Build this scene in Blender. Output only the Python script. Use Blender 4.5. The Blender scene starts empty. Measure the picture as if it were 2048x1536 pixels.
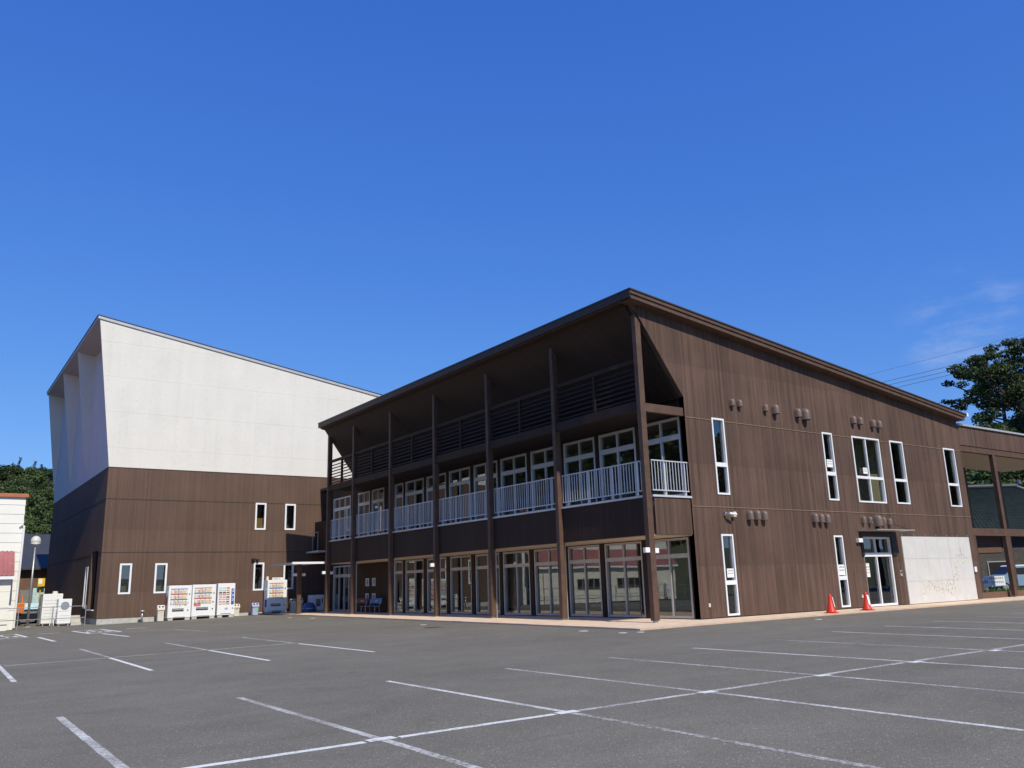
import bpy, bmesh, math, random
from mathutils import Vector, Matrix, Quaternion
random.seed(7)
RAD = math.radians
scene = bpy.context.scene
COL = scene.collection

# ------------------------------------------------------------------ camera
cam = bpy.data.cameras.new("camera")
cam.sensor_width = 36.0
cam.lens = 29.27
cam.clip_start = 0.1
cam.clip_end = 6000
camo = bpy.data.objects.new("camera", cam)
COL.objects.link(camo)
right = Vector((0.81808896, -0.57432228, -0.02973846))
down = Vector((0.11008299, 0.20714216, -0.97209766))
fwd = Vector((0.56445743, 0.79198866, 0.23268383))
m = Matrix((right, -down, -fwd)).transposed().to_4x4()
m.translation = Vector((-23.764, -21.907, 1.5))
camo.matrix_world = m
scene.camera = camo

# ------------------------------------------------------------------ light
SUN = Vector((-0.072, -1.0, 1.03)).normalized()          # towards the sun
ELEV = math.asin(SUN.z)
AZ = math.atan2(SUN.x, SUN.y)
world = bpy.data.worlds.new("World")
scene.world = world
world.use_nodes = True
wn = world.node_tree
for n in list(wn.nodes):
    wn.nodes.remove(n)
sky = wn.nodes.new("ShaderNodeTexSky")
sky.sky_type = 'NISHITA'
sky.sun_disc = False
sky.sun_elevation = ELEV
sky.sun_rotation = AZ
sky.altitude = 300
sky.air_density = 1.0
sky.dust_density = 0.0
sky.ozone_density = 3.0
bg = wn.nodes.new("ShaderNodeBackground")
bg.inputs[1].default_value = 0.10
wo = wn.nodes.new("ShaderNodeOutputWorld")
# a faint wisp of cirrus low over the hill
tc = wn.nodes.new("ShaderNodeTexCoord")
nz = wn.nodes.new("ShaderNodeTexNoise")
nz.inputs["Scale"].default_value = 9.0
nz.inputs["Detail"].default_value = 7.0
nz.inputs["Roughness"].default_value = 0.62
mp = wn.nodes.new("ShaderNodeMapping")
mp.inputs["Scale"].default_value = (1.0, 1.0, 3.2)
wn.links.new(tc.outputs["Generated"], mp.inputs[0])
wn.links.new(mp.outputs[0], nz.inputs["Vector"])
dt = wn.nodes.new("ShaderNodeVectorMath"); dt.operation = 'DOT_PRODUCT'
wd = (fwd + right * ((1935 - 1024) / 1665) + down * ((655 - 768) / 1665)).normalized()
dt.inputs[1].default_value = wd
wn.links.new(tc.outputs["Generated"], dt.inputs[0])
mr = wn.nodes.new("ShaderNodeMapRange"); mr.interpolation_type = 'SMOOTHSTEP'
mr.inputs[1].default_value = 0.9968; mr.inputs[2].default_value = 1.0
wn.links.new(dt.outputs["Value"], mr.inputs[0])
mr2 = wn.nodes.new("ShaderNodeMapRange"); mr2.interpolation_type = 'SMOOTHSTEP'
mr2.inputs[1].default_value = 0.42; mr2.inputs[2].default_value = 0.78
wn.links.new(nz.outputs["Fac"], mr2.inputs[0])
mu = wn.nodes.new("ShaderNodeMath"); mu.operation = 'MULTIPLY'
wn.links.new(mr.outputs[0], mu.inputs[0]); wn.links.new(mr2.outputs[0], mu.inputs[1])
mu2 = wn.nodes.new("ShaderNodeMath"); mu2.operation = 'MULTIPLY'; mu2.inputs[1].default_value = 0.34
wn.links.new(mu.outputs[0], mu2.inputs[0])
mx = wn.nodes.new("ShaderNodeMixRGB")
mx.inputs[2].default_value = (7.0, 7.4, 8.2, 1)
wn.links.new(mu2.outputs[0], mx.inputs[0])
# colour response of the sky: a deep, even blue like the photograph's
sp_ = wn.nodes.new("ShaderNodeSeparateColor"); hs = wn.nodes.new("ShaderNodeCombineColor")
wn.links.new(sky.outputs[0], sp_.inputs[0])
for ch, (gam, gain) in enumerate(((1.0, 0.57), (0.75, 1.24), (0.40, 4.05))):
    pw = wn.nodes.new("ShaderNodeMath"); pw.operation = 'POWER'; pw.inputs[1].default_value = gam
    gn = wn.nodes.new("ShaderNodeMath"); gn.operation = 'MULTIPLY'; gn.inputs[1].default_value = gain
    wn.links.new(sp_.outputs[ch], pw.inputs[0]); wn.links.new(pw.outputs[0], gn.inputs[0]); wn.links.new(gn.outputs[0], hs.inputs[ch])
wn.links.new(hs.outputs[0], mx.inputs[1])
wn.links.new(mx.outputs[0], bg.inputs[0])
wn.links.new(bg.outputs[0], wo.inputs[0])

sun = bpy.data.lights.new("sun", 'SUN')
sun.energy = 4.5
sun.angle = RAD(0.53)
sun.color = (1.0, 0.93, 0.77)
suno = bpy.data.objects.new("sun", sun)
COL.objects.link(suno)
suno.rotation_euler = (-SUN).to_track_quat('-Z', 'Y').to_euler()
suno.location = SUN * 100

scene.view_settings.view_transform = 'Standard'
scene.view_settings.look = 'None'
scene.view_settings.gamma = 1.0
scene.view_settings.exposure = 0.0
scene.view_settings.use_curve_mapping = False
scene.cycles.max_bounces = 10
scene.cycles.transparent_max_bounces = 16
scene.cycles.use_denoising = True

# ------------------------------------------------------------------ helpers
ORG = {}

class MB:
    def __init__(s):
        s.v = []; s.f = []
    def poly(s, pts):
        i = len(s.v); s.v += [tuple(p) for p in pts]; s.f.append(tuple(range(i, i + len(pts)))); return s
    def box(s, x0, x1, y0, y1, z0, z1):
        i = len(s.v)
        s.v += [(x0, y0, z0), (x1, y0, z0), (x1, y1, z0), (x0, y1, z0), (x0, y0, z1), (x1, y0, z1), (x1, y1, z1), (x0, y1, z1)]
        for q in ((0, 3, 2, 1), (4, 5, 6, 7), (0, 1, 5, 4), (1, 2, 6, 5), (2, 3, 7, 6), (3, 0, 4, 7)):
            s.f.append(tuple(i + k for k in q))
        return s
    def fbox(s, F, u0, u1, d0, d1, z0, z1):
        if F[0] == 'y':
            return s.box(u0, u1, F[1] - d1, F[1] - d0, z0, z1)
        return s.box(F[1] - d1, F[1] - d0, u0, u1, z0, z1)
    def prism(s, pts, ax, a, b):
        # pts: 2d outline; ax 'y' -> (x,z) outline extruded in y, 'x' -> (y,z) in x, 'z' -> (x,y) in z
        def P(p, t):
            return {'y': (p[0], t, p[1]), 'x': (t, p[0], p[1]), 'z': (p[0], p[1], t)}[ax]
        n = len(pts); i = len(s.v)
        s.v += [P(p, a) for p in pts] + [P(p, b) for p in pts]
        s.f.append(tuple(range(i, i + n))); s.f.append(tuple(range(i + 2 * n - 1, i + n - 1, -1)))
        for k in range(n):
            j = (k + 1) % n
            s.f.append((i + k, i + n + k, i + n + j, i + j))
        return s
    def tube(s, pts, r, n=8, cap=True):
        pts = [Vector(p) for p in pts]; rr = r if isinstance(r, (list, tuple)) else [r] * len(pts)
        rings = []
        for k, p in enumerate(pts):
            d = (pts[min(k + 1, len(pts) - 1)] - pts[max(k - 1, 0)]).normalized()
            a = d.orthogonal().normalized(); b = d.cross(a)
            if k:                                        # keep the ring from twisting
                a = (pa - d * pa.dot(d)).normalized(); b = d.cross(a)
            pa = a
            i = len(s.v)
            for q in range(n):
                t = 2 * math.pi * q / n
                s.v.append(tuple(p + (a * math.cos(t) + b * math.sin(t)) * rr[k]))
            rings.append(i)
        for A, B in zip(rings, rings[1:]):
            for q in range(n):
                s.f.append((A + q, A + (q + 1) % n, B + (q + 1) % n, B + q))
        if cap:
            s.f.append(tuple(rings[0] + q for q in range(n - 1, -1, -1)))
            s.f.append(tuple(rings[-1] + q for q in range(n)))
        return s
    def lathe(s, cx, cy, prof, n=20, sx=1.0, sy=1.0):
        rings = []
        for r, z in prof:
            i = len(s.v)
            for q in range(n):
                t = 2 * math.pi * q / n
                s.v.append((cx + r * sx * math.cos(t), cy + r * sy * math.sin(t), z))
            rings.append(i)
        for A, B in zip(rings, rings[1:]):
            for q in range(n):
                s.f.append((A + q, A + (q + 1) % n, B + (q + 1) % n, B + q))
        s.f.append(tuple(rings[0] + q for q in range(n - 1, -1, -1)))
        s.f.append(tuple(rings[-1] + q for q in range(n)))
        return s
    def build(s, name, mat, parent=None, smooth=False, origin=None, bevel=0.0, recalc=True):
        o0 = ORG[parent.name] if parent is not None else Vector(origin or (0, 0, 0))
        me = bpy.data.meshes.new(name)
        me.from_pydata([(x - o0.x, y - o0.y, z - o0.z) for x, y, z in s.v], [], s.f)
        if recalc or bevel:
            bm = bmesh.new(); bm.from_mesh(me)
            if recalc:
                bmesh.ops.recalc_face_normals(bm, faces=bm.faces)
            if bevel:
                bmesh.ops.bevel(bm, geom=list(bm.edges), offset=bevel, segments=2, affect='EDGES', clamp_overlap=True)
            bm.to_mesh(me); bm.free()
        me.materials.append(mat)
        if smooth:
            me.polygons.foreach_set("use_smooth", [True] * len(me.polygons))
        ob = bpy.data.objects.new(name, me)
        COL.objects.link(ob)
        if parent is not None:
            ob.parent = parent
            ORG[ob.name] = o0
        else:
            ob.location = o0; ORG[ob.name] = o0
        return ob

def tag(o, label=None, cat=None, group=None, kind=None):
    if label: o["label"] = label
    if cat: o["category"] = cat
    if group: o["group"] = group
    if kind: o["kind"] = kind
    return o

def thing(name, label, cat, loc=(0, 0, 0), group=None):
    o = bpy.data.objects.new(name, None)
    o.empty_display_size = 0.3
    COL.objects.link(o); o.location = loc; ORG[o.name] = Vector(loc)
    return tag(o, label, cat, group)

def share(ob, parent, loc, name=None, rot=None, scale=None):
    c = ob.copy(); COL.objects.link(c); c.parent = parent; c.location = loc
    if rot: c.rotation_euler = rot
    if scale: c.scale = scale
    ORG[c.name] = ORG[parent.name] if parent else Vector(loc)
    return c

def copy_tree(o, parent=None):
    c = o.copy(); COL.objects.link(c); c.parent = parent
    ORG[c.name] = ORG.get(o.name, Vector())
    for ch in list(o.children):
        copy_tree(ch, c)
    return c

# ------------------------------------------------------------------ materials
class NT:
    def __init__(s, name):
        s.m = bpy.data.materials.new(name); s.m.use_nodes = True
        s.t = s.m.node_tree; s.p = s.t.nodes["Principled BSDF"]
        s.tc = s.t.nodes.new("ShaderNodeTexCoord")
    def n(s, typ, **kw):
        x = s.t.nodes.new("ShaderNode" + typ)
        for k, v in kw.items(): setattr(x, k, v)
        return x
    def l(s, a, b): s.t.links.new(a, b)
    def math(s, op, a, b=None, clamp=False):
        x = s.n("Math", operation=op); x.use_clamp = clamp
        for i, v in enumerate((a, b)):
            if v is None: continue
            if isinstance(v, (int, float)): x.inputs[i].default_value = v
            else: s.l(v, x.inputs[i])
        return x.outputs[0]
    def noise(s, vec, scale, detail=4, rough=0.55):
        x = s.n("TexNoise"); x.inputs["Scale"].default_value = scale
        x.inputs["Detail"].default_value = detail; x.inputs["Roughness"].default_value = rough
        if vec is not None: s.l(vec, x.inputs["Vector"])
        return x.outputs["Fac"]
    def ramp(s, fac, stops):
        x = s.n("ValToRGB"); e = x.color_ramp.elements
        while len(e) < len(stops): e.new(0.5)
        for k, (p, c) in enumerate(stops):
            e[k].position = p; e[k].color = (*c, 1) if len(c) == 3 else c
        s.l(fac, x.inputs[0]); return x.outputs[0]
    def rng(s, v, a, b, c=0.0, d=1.0, smooth=False):
        x = s.n("MapRange"); x.interpolation_type = 'SMOOTHSTEP' if smooth else 'LINEAR'
        for i, q in enumerate((a, b, c, d)): x.inputs[i + 1].default_value = q
        s.l(v, x.inputs[0]); return x.outputs[0]
    def mix(s, fac, a, b, mode='MIX'):
        x = s.n("MixRGB", blend_type=mode)
        for i, v in enumerate((fac, a, b)):
            if isinstance(v, (int, float)): x.inputs[i].default_value = v
            elif isinstance(v, tuple): x.inputs[i].default_value = (*v, 1)
            else: s.l(v, x.inputs[i])
        return x.outputs[0]
    def xyz(s, out="Object"):
        x = s.n("SeparateXYZ"); s.l(s.tc.outputs[out], x.inputs[0]); return x.outputs
    def comb(s, a, b, c):
        x = s.n("CombineXYZ")
        for i, v in enumerate((a, b, c)):
            if isinstance(v, (int, float)): x.inputs[i].default_value = v
            else: s.l(v, x.inputs[i])
        return x.outputs[0]
    def bump(s, h, dist=0.01, strength=0.6):
        x = s.n("Bump"); x.inputs["Strength"].default_value = strength; x.inputs["Distance"].default_value = dist
        s.l(h, x.inputs["Height"]); s.l(x.outputs[0], s.p.inputs["Normal"])
    def done(s, col=None, rough=0.6, metal=0.0, spec=0.5):
        if col is not None:
            if isinstance(col, tuple): s.p.inputs["Base Color"].default_value = (*col, 1)
            else: s.l(col, s.p.inputs["Base Color"])
        if isinstance(rough, (int, float)): s.p.inputs["Roughness"].default_value = rough
        else: s.l(rough, s.p.inputs["Roughness"])
        s.p.inputs["Metallic"].default_value = metal
        s.p.inputs["Specular IOR Level"].default_value = spec
        return s.m

def plain(name, c, rough=0.55, metal=0.0, var=0.18, scale=3.0, bump=0.0, spec=0.4):
    t = NT(name)
    f = t.noise(t.tc.outputs["Object"], scale, 6, 0.6)
    a = tuple(x * (1 - var) for x in c); b = tuple(min(1, x * (1 + var * 0.8)) for x in c)
    col = t.ramp(f, [(0.3, a), (0.7, b)])
    if bump:
        t.bump(t.noise(t.tc.outputs["Object"], scale * 12, 4), 0.004, bump)
    return t.done(col, rough, metal, spec)

def wood(name, dark, light, pitch=0.118, lap=True, contrast=1.0):
    t = NT(name)
    X, Y, Z = t.xyz()
    u = t.math('ADD', X, Y)
    b = t.math('DIVIDE', u, pitch)
    bi = t.math('FLOOR', b)
    wn_ = t.n("TexWhiteNoise", noise_dimensions='1D'); t.l(bi, wn_.inputs["W"])
    streak = t.noise(t.comb(t.math('MULTIPLY', u, 9.0), 0.0, t.math('MULTIPLY', Z, 0.32)), 1.0, 6, 0.65)
    fine = t.noise(t.comb(t.math('MULTIPLY', u, 60.0), 3.0, t.math('MULTIPLY', Z, 2.2)), 1.0, 4, 0.6)
    big = t.noise(t.comb(t.math('MULTIPLY', u, 0.35), 7.0, t.math('MULTIPLY', Z, 0.28)), 1.0, 4, 0.6)
    v = t.math('ADD', t.math('MULTIPLY', wn_.outputs[0], 0.22), t.math('MULTIPLY', streak, 0.75))
    v = t.math('ADD', v, t.math('MULTIPLY', fine, 0.22))
    v = t.math('ADD', v, t.math('MULTIPLY', big, 0.45))
    col = t.ramp(t.rng(v, 0.50, 1.14), [(0.0, dark), (0.5, tuple((a + c) / 2 for a, c in zip(dark, light))), (1.0, light)])
    if lap:
        s_ = t.math('FRACT', t.math('DIVIDE', t.math('SUBTRACT', Z, 1.9), 3.87))
        k = t.math('MULTIPLY', t.rng(s_, 0.0, 0.8, 1.0, 0.0), t.rng(streak, 0.3, 0.7))
        col = t.mix(t.math('MULTIPLY', k, 0.40), col, tuple(x * 0.62 for x in dark))
        # reddish worn patches and pale specks of bare wood
        col = t.mix(t.math('MULTIPLY', t.rng(big, 0.5, 0.72), 0.35), col, (0.165, 0.093, 0.073))
        sp = t.noise(t.comb(t.math('MULTIPLY', u, 26.0), 1.0, t.math('MULTIPLY', Z, 9.0)), 1.0, 2, 0.5)
        col = t.mix(t.rng(sp, 0.785, 0.80), col, (0.42, 0.33, 0.25))
    fr = t.math('ABSOLUTE', t.math('SUBTRACT', t.math('FRACT', b), 0.5))
    groove = t.rng(fr, 0.44, 0.49, 1.0, 0.0)
    col = t.mix(t.rng(groove, 0.0, 1.0, 0.55, 0.0), col, tuple(x * 0.45 for x in dark))
    t.bump(t.math('ADD', groove, t.math('MULTIPLY', fine, 0.25)), 0.012, 0.5)
    return t.done(col, 0.72, 0, 0.25)

M = {}
M['wood'] = wood('brown_board', (0.050, 0.030, 0.0220), (0.172, 0.106, 0.078))
M['wood_hall'] = wood('brown_board_hall', (0.092, 0.056, 0.041), (0.156, 0.097, 0.071), pitch=0.13)
M['wood_dark'] = wood('shade_dark_timber', (0.028, 0.0165, 0.011), (0.052, 0.032, 0.022), lap=False)  # dark timber, deepened further so its colour carries the balcony side's shade
M['beam'] = plain('timber_beam', (0.100, 0.057, 0.038), 0.65, var=0.25, scale=2.5, bump=0.3)
M['roof_metal'] = plain('roof_sheet', (0.06, 0.045, 0.04), 0.45, 0.0, 0.12)
M['soffit'] = plain('cream_soffit', (0.62, 0.49, 0.36), 0.8, var=0.06)

def concrete(name, c):
    t = NT(name)
    X, Y, Z = t.xyz(); u = t.math('ADD', X, Y)
    o = t.tc.outputs["Object"]
    big = t.noise(o, 0.55, 6, 0.6); mid = t.noise(o, 5.0, 6, 0.65)
    st = t.noise(t.comb(t.math('MULTIPLY', u, 1.6), 2.0, t.math('MULTIPLY', Z, 0.10)), 1.0, 4, 0.6)
    v = t.math('ADD', t.math('MULTIPLY', big, 0.5), t.math('ADD', t.math('MULTIPLY', mid, 0.25), t.math('MULTIPLY', st, 0.35)))
    col = t.ramp(t.rng(v, 0.36, 0.76), [(0.0, tuple(x * 0.91 for x in c)), (0.55, c), (1.0, tuple(min(1, x * 1.05) for x in c))])
    fu = t.math('MULTIPLY', t.math('SUBTRACT', t.math('FRACT', t.math('DIVIDE', u, 0.90)), 0.5), 0.90)
    fz = t.math('MULTIPLY', t.math('SUBTRACT', t.math('FRACT', t.math('DIVIDE', Z, 0.58)), 0.5), 0.58)
    d = t.math('SQRT', t.math('ADD', t.math('MULTIPLY', fu, fu), t.math('MULTIPLY', fz, fz)))
    hole = t.rng(d, 0.022, 0.034, 1.0, 0.0)
    col = t.mix(t.math('MULTIPLY', hole, 0.42), col, tuple(x * 0.35 for x in c))
    t.bump(t.math('SUBTRACT', mid, hole), 0.006, 0.35)
    return t.done(col, 0.85, 0, 0.3)
M['concrete'] = concrete('fair_faced_concrete', (0.695, 0.667, 0.615))
M['plinth'] = plain('plinth_concrete', (0.46, 0.45, 0.41), 0.9, var=0.15, scale=4, bump=0.3)
M['joint'] = plain('dark_joint', (0.05, 0.04, 0.036), 0.8)
M['flash'] = plain('flashing', (0.34, 0.25, 0.17), 0.5, 0.2)

def asphalt():
    t = NT('asphalt'); o = t.tc.outputs["Object"]
    big = t.noise(o, 0.16, 5, 0.6); mid = t.noise(o, 1.3, 6, 0.65); fine = t.noise(o, 38.0, 5, 0.75)
    vo = t.n("TexVoronoi"); vo.inputs["Scale"].default_value = 75.0; t.l(o, vo.inputs["Vector"])
    X, Y, Z = t.xyz()
    seam = t.noise(t.comb(t.math('MULTIPLY', X, 0.06), t.math('MULTIPLY', Y, 0.9), 0.0), 1.0, 3, 0.5)
    v = t.math('ADD', t.math('MULTIPLY', big, 0.42), t.math('ADD', t.math('MULTIPLY', mid, 0.28), t.math('MULTIPLY', fine, 0.35)))
    v = t.math('ADD', v, t.math('MULTIPLY', seam, 0.22))
    col = t.ramp(t.rng(v, 0.42, 0.86), [(0.0, (0.120, 0.109, 0.087)), (0.5, (0.174, 0.159, 0.127)), (1.0, (0.232, 0.213, 0.172))])
    # laying seams and old stains
    wob = t.noise(o, 0.5, 3, 0.6)
    sy = t.math('FRACT', t.math('DIVIDE', t.math('ADD', t.math('ADD', Y, t.math('MULTIPLY', X, -0.06)), t.math('MULTIPLY', wob, 0.5)), 5.3))
    seamline = t.rng(t.math('ABSOLUTE', t.math('SUBTRACT', sy, 0.5)), 0.0, 0.016, 1.0, 0.0)
    col = t.mix(t.math('MULTIPLY', seamline, t.rng(mid, 0.35, 0.65, 0.0, 0.30)), col, (0.075, 0.07, 0.062))
    stain = t.rng(t.noise(o, 0.33, 5, 0.55), 0.60, 0.74)
    col = t.mix(t.math('MULTIPLY', stain, 0.26), col, (0.09, 0.084, 0.076))
    wv = t.n("VectorMath", operation='ADD'); nc = t.n("TexNoise"); nc.inputs["Scale"].default_value = 1.4; nc.inputs["Detail"].default_value = 5
    t.l(o, nc.inputs["Vector"]); t.l(o, wv.inputs[0]); t.l(nc.outputs["Color"], wv.inputs[1])
    ve = t.n("TexVoronoi", feature='DISTANCE_TO_EDGE'); ve.inputs["Scale"].default_value = 0.16; t.l(wv.outputs[0], ve.inputs["Vector"])
    crack = t.math('MULTIPLY', t.rng(ve.outputs["Distance"], 0.0, 0.0030, 1.0, 0.0), t.rng(t.noise(o, 0.11, 3, 0.5), 0.50, 0.58))
    col = t.mix(t.math('MULTIPLY', crack, 0.55), col, (0.045, 0.042, 0.038))
    pale = t.rng(t.noise(t.comb(X, Y, 9.0), 0.22, 4, 0.6), 0.56, 0.72)
    col = t.mix(t.math('MULTIPLY', pale, 0.22), col, (0.29, 0.275, 0.245))
    sc = t.n("SeparateColor"); t.l(vo.outputs["Color"], sc.inputs[0])
    col = t.mix(t.math('MULTIPLY', t.math('GREATER_THAN', sc.outputs[0], 0.972), 0.6), col, (0.46, 0.445, 0.41))
    col = t.mix(t.math('MULTIPLY', t.math('LESS_THAN', sc.outputs[1], 0.14), 0.6), col, (0.095, 0.093, 0.093))
    t.bump(t.math('ADD', fine, t.math('MULTIPLY', vo.outputs["Distance"], 0.8)), 0.012, 0.55)
    return t.done(col, 0.9, 0, 0.25)
M['asphalt'] = asphalt()

def paint(name, lo, hi):
    t = NT(name); o = t.tc.outputs["Object"]
    oi = t.n("ObjectInfo")
    a = t.noise(o, 0.9, 3, 0.6); b = t.noise(o, 19.0, 6, 0.8)
    v = t.math('ADD', t.math('MULTIPLY', a, 0.45), t.math('MULTIPLY', b, 1.05))
    v = t.math('ADD', v, t.rng(oi.outputs["Random"], 0, 1, -0.07, 0.07))
    k = t.rng(v, lo, hi)
    fine = t.noise(o, 60.0, 4, 0.7)
    asp = t.ramp(fine, [(0.3, (0.132, 0.121, 0.098)), (0.7, (0.20, 0.184, 0.149))])
    col = t.mix(k, asp, (0.70, 0.70, 0.68))
    return t.done(col, 0.8, 0, 0.3)
M['paint'] = paint('worn_paint', 0.60, 0.92)
M['paint_fresh'] = paint('fresh_paint', 0.52, 0.70)

def paving():
    t = NT('peach_paving'); o = t.tc.outputs["Object"]
    X, Y, Z = t.xyz()
    def line(c, p):
        return t.rng(t.math('ABSOLUTE', t.math('SUBTRACT', t.math('FRACT', t.math('DIVIDE', c, p)), 0.5)), 0.482, 0.492)
    g = t.math('MAXIMUM', line(X, 0.3), line(Y, 0.3))
    cell = t.comb(t.math('FLOOR', t.math('DIVIDE', X, 0.3)), t.math('FLOOR', t.math('DIVIDE', Y, 0.3)), 0.0)
    wn_ = t.n("TexWhiteNoise", noise_dimensions='2D'); t.l(cell, wn_.inputs["Vector"])
    v = t.math('ADD', t.math('MULTIPLY', wn_.outputs[0], 0.4), t.math('MULTIPLY', t.noise(o, 1.2, 5), 0.7))
    col = t.ramp(t.rng(v, 0.25, 0.85), [(0.0, (0.64, 0.475, 0.335)), (1.0, (0.80, 0.625, 0.455))])
    col = t.mix(t.math('MULTIPLY', g, 0.6), col, (0.36, 0.27, 0.21))
    return t.done(col, 0.85, 0, 0.3)
M['paving'] = paving()
M['kerb'] = plain('kerb_stone', (0.60, 0.43, 0.30), 0.85, var=0.14, scale=2, bump=0.2)

M['white_frame'] = plain('white_aluminium', (0.78, 0.79, 0.80), 0.35, 0.0, 0.05)
M['alu'] = plain('bare_aluminium', (0.50, 0.49, 0.47), 0.38, 0.35, 0.08)
M['rail'] = plain('rail_aluminium', (0.62, 0.63, 0.64), 0.35, 0.25, 0.06)
M['steel'] = plain('galvanised_steel', (0.42, 0.43, 0.44), 0.4, 0.6, 0.15)
M['beige_wall'] = plain('interior_plaster', (0.50, 0.45, 0.36), 0.9, var=0.06)
M['interior_floor'] = plain('interior_floor', (0.16, 0.12, 0.09), 0.5, var=0.1)
M['dark'] = plain('dark_void', (0.02, 0.02, 0.022), 0.8, var=0.1)
M['hood'] = plain('hood_paint', (0.165, 0.12, 0.10), 0.5, 0.1, 0.12)
M['black'] = plain('black_plastic', (0.018, 0.018, 0.02), 0.45)
M['white_plastic'] = plain('white_plastic', (0.80, 0.80, 0.80), 0.35, 0, 0.04)
M['cream_plastic'] = plain('cream_plastic', (0.66, 0.62, 0.52), 0.5, 0, 0.08)
M['paper'] = plain('paper', (0.82, 0.82, 0.80), 0.8, 0, 0.03)
M['ink'] = plain('ink', (0.10, 0.11, 0.13), 0.8)
M['red_ink'] = plain('red_ink', (0.55, 0.035, 0.04), 0.6, 0, 0.1)
M['blue_ink'] = plain('blue_ink', (0.035, 0.10, 0.46), 0.5, 0, 0.1)
M['lilac'] = plain('lilac_paint', (0.42, 0.43, 0.62), 0.4, 0, 0.06)
M['green_label'] = plain('green_label', (0.12, 0.62, 0.30), 0.5)
M['cone'] = plain('cone_vinyl', (0.66, 0.040, 0.022), 0.45, 0, 0.12, 5)
M['slab'] = plain('stone_slab', (0.60, 0.585, 0.56), 0.7, 0, 0.07, 1.5, 0.1)
M['cream_siding'] = plain('cream_siding', (0.78, 0.745, 0.65), 0.65, 0, 0.05, 1.0)
M['white_siding'] = plain('white_siding', (0.77, 0.755, 0.70), 0.65, 0, 0.04, 1.0)
M['red_roof'] = plain('rose_corrugated', (0.33, 0.115, 0.115), 0.6, 0, 0.18, 1.4)
M['rust_trim'] = plain('rust_trim', (0.42, 0.15, 0.075), 0.6)
M['tile'] = plain('dark_green_tile', (0.020, 0.030, 0.026), 0.65, 0, 0.3, 2.0, spec=0.2)
M['slate'] = plain('slate_roof', (0.045, 0.05, 0.06), 0.6, 0, 0.2)
M['umber'] = plain('umber_wall', (0.155, 0.085, 0.055), 0.8, 0, 0.15)
M['grey_wall'] = plain('grey_plaster', (0.20, 0.20, 0.195), 0.9)  # even grey for linings, a door, a house wall and a display
M['brick_red'] = plain('brick_red_wall', (0.30, 0.085, 0.045), 0.8, 0, 0.2)
M['yellow'] = plain('yellow_paint', (0.72, 0.48, 0.03), 0.45, 0, 0.08)
M['orange'] = plain('orange_paint', (0.75, 0.20, 0.03), 0.5, 0, 0.1)
M['pale_blue'] = plain('pale_blue_panel', (0.45, 0.62, 0.66), 0.5)
M['bench_blue'] = plain('bench_blue', (0.05, 0.16, 0.38), 0.5)
M['bench_red'] = plain('bench_oxblood', (0.14, 0.035, 0.03), 0.55)
M['tarp'] = plain('blue_tarp', (0.03, 0.09, 0.26), 0.55, 0, 0.2)
M['car_blue'] = plain('car_paint_blue', (0.22, 0.34, 0.46), 0.22, 0.1, 0.03)
M['car_white'] = plain('car_paint_white', (0.78, 0.78, 0.77), 0.22, 0.0, 0.02)
M['car_black'] = plain('car_paint_black', (0.02, 0.02, 0.025), 0.2, 0.1, 0.05)
M['tyre'] = plain('rubber', (0.02, 0.02, 0.02), 0.8)
M['wire'] = plain('cable_black', (0.03, 0.03, 0.035), 0.6)
M['earth'] = plain('grassy_earth', (0.075, 0.085, 0.035), 0.95, 0, 0.35, 0.4)
M['bark'] = plain('bark', (0.07, 0.05, 0.038), 0.9, 0, 0.3, 6, 0.4)
M['block'] = plain('concrete_block', (0.52, 0.50, 0.46), 0.9, 0, 0.15, 5, 0.2)
M['drain'] = plain('drain_iron', (0.16, 0.13, 0.11), 0.7, 0.3, 0.2, 8)
M['lamp_glass'] = plain('opal_globe', (0.62, 0.62, 0.60), 0.25, 0, 0.05)
M['lamp_box'] = plain('lamp_housing', (0.85, 0.85, 0.83), 0.4, 0, 0.03)

def glass(name, tint, ior, base):
    t = NT(name)
    t.t.nodes.remove(t.p)
    out = [n for n in t.t.nodes if n.type == 'OUTPUT_MATERIAL'][0]
    tr = t.n("BsdfTransparent"); tr.inputs[0].default_value = (*tint, 1)
    gl = t.n("BsdfGlossy"); gl.inputs["Roughness"].default_value = 0.0; gl.inputs["Color"].default_value = (0.95, 0.97, 0.97, 1)
    wob = t.noise(t.tc.outputs["Object"], 0.9, 2, 0.4)
    bp = t.n("Bump"); bp.inputs["Strength"].default_value = 0.25; bp.inputs["Distance"].default_value = 0.004
    t.l(wob, bp.inputs["Height"]); t.l(bp.outputs[0], gl.inputs["Normal"])
    ge = t.n("NewGeometry"); dp = t.n("VectorMath", operation='DOT_PRODUCT')
    t.l(ge.outputs["Normal"], dp.inputs[0]); t.l(ge.outputs["Incoming"], dp.inputs[1])
    c = t.math('ABSOLUTE', dp.outputs["Value"])
    k = t.math('ADD', base, t.math('MULTIPLY', 1.0 - base, t.math('POWER', t.math('SUBTRACT', 1.0, c, True), 5.0)), True)
    mxs = t.n("MixShader"); t.l(k, mxs.inputs[0]); t.l(tr.outputs[0], mxs.inputs[1]); t.l(gl.outputs[0], mxs.inputs[2])
    t.l(mxs.outputs[0], out.inputs[0])
    return t.m
M['glass'] = glass('window_glass', (0.80, 0.82, 0.79), 1.62, 0.13)

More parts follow.
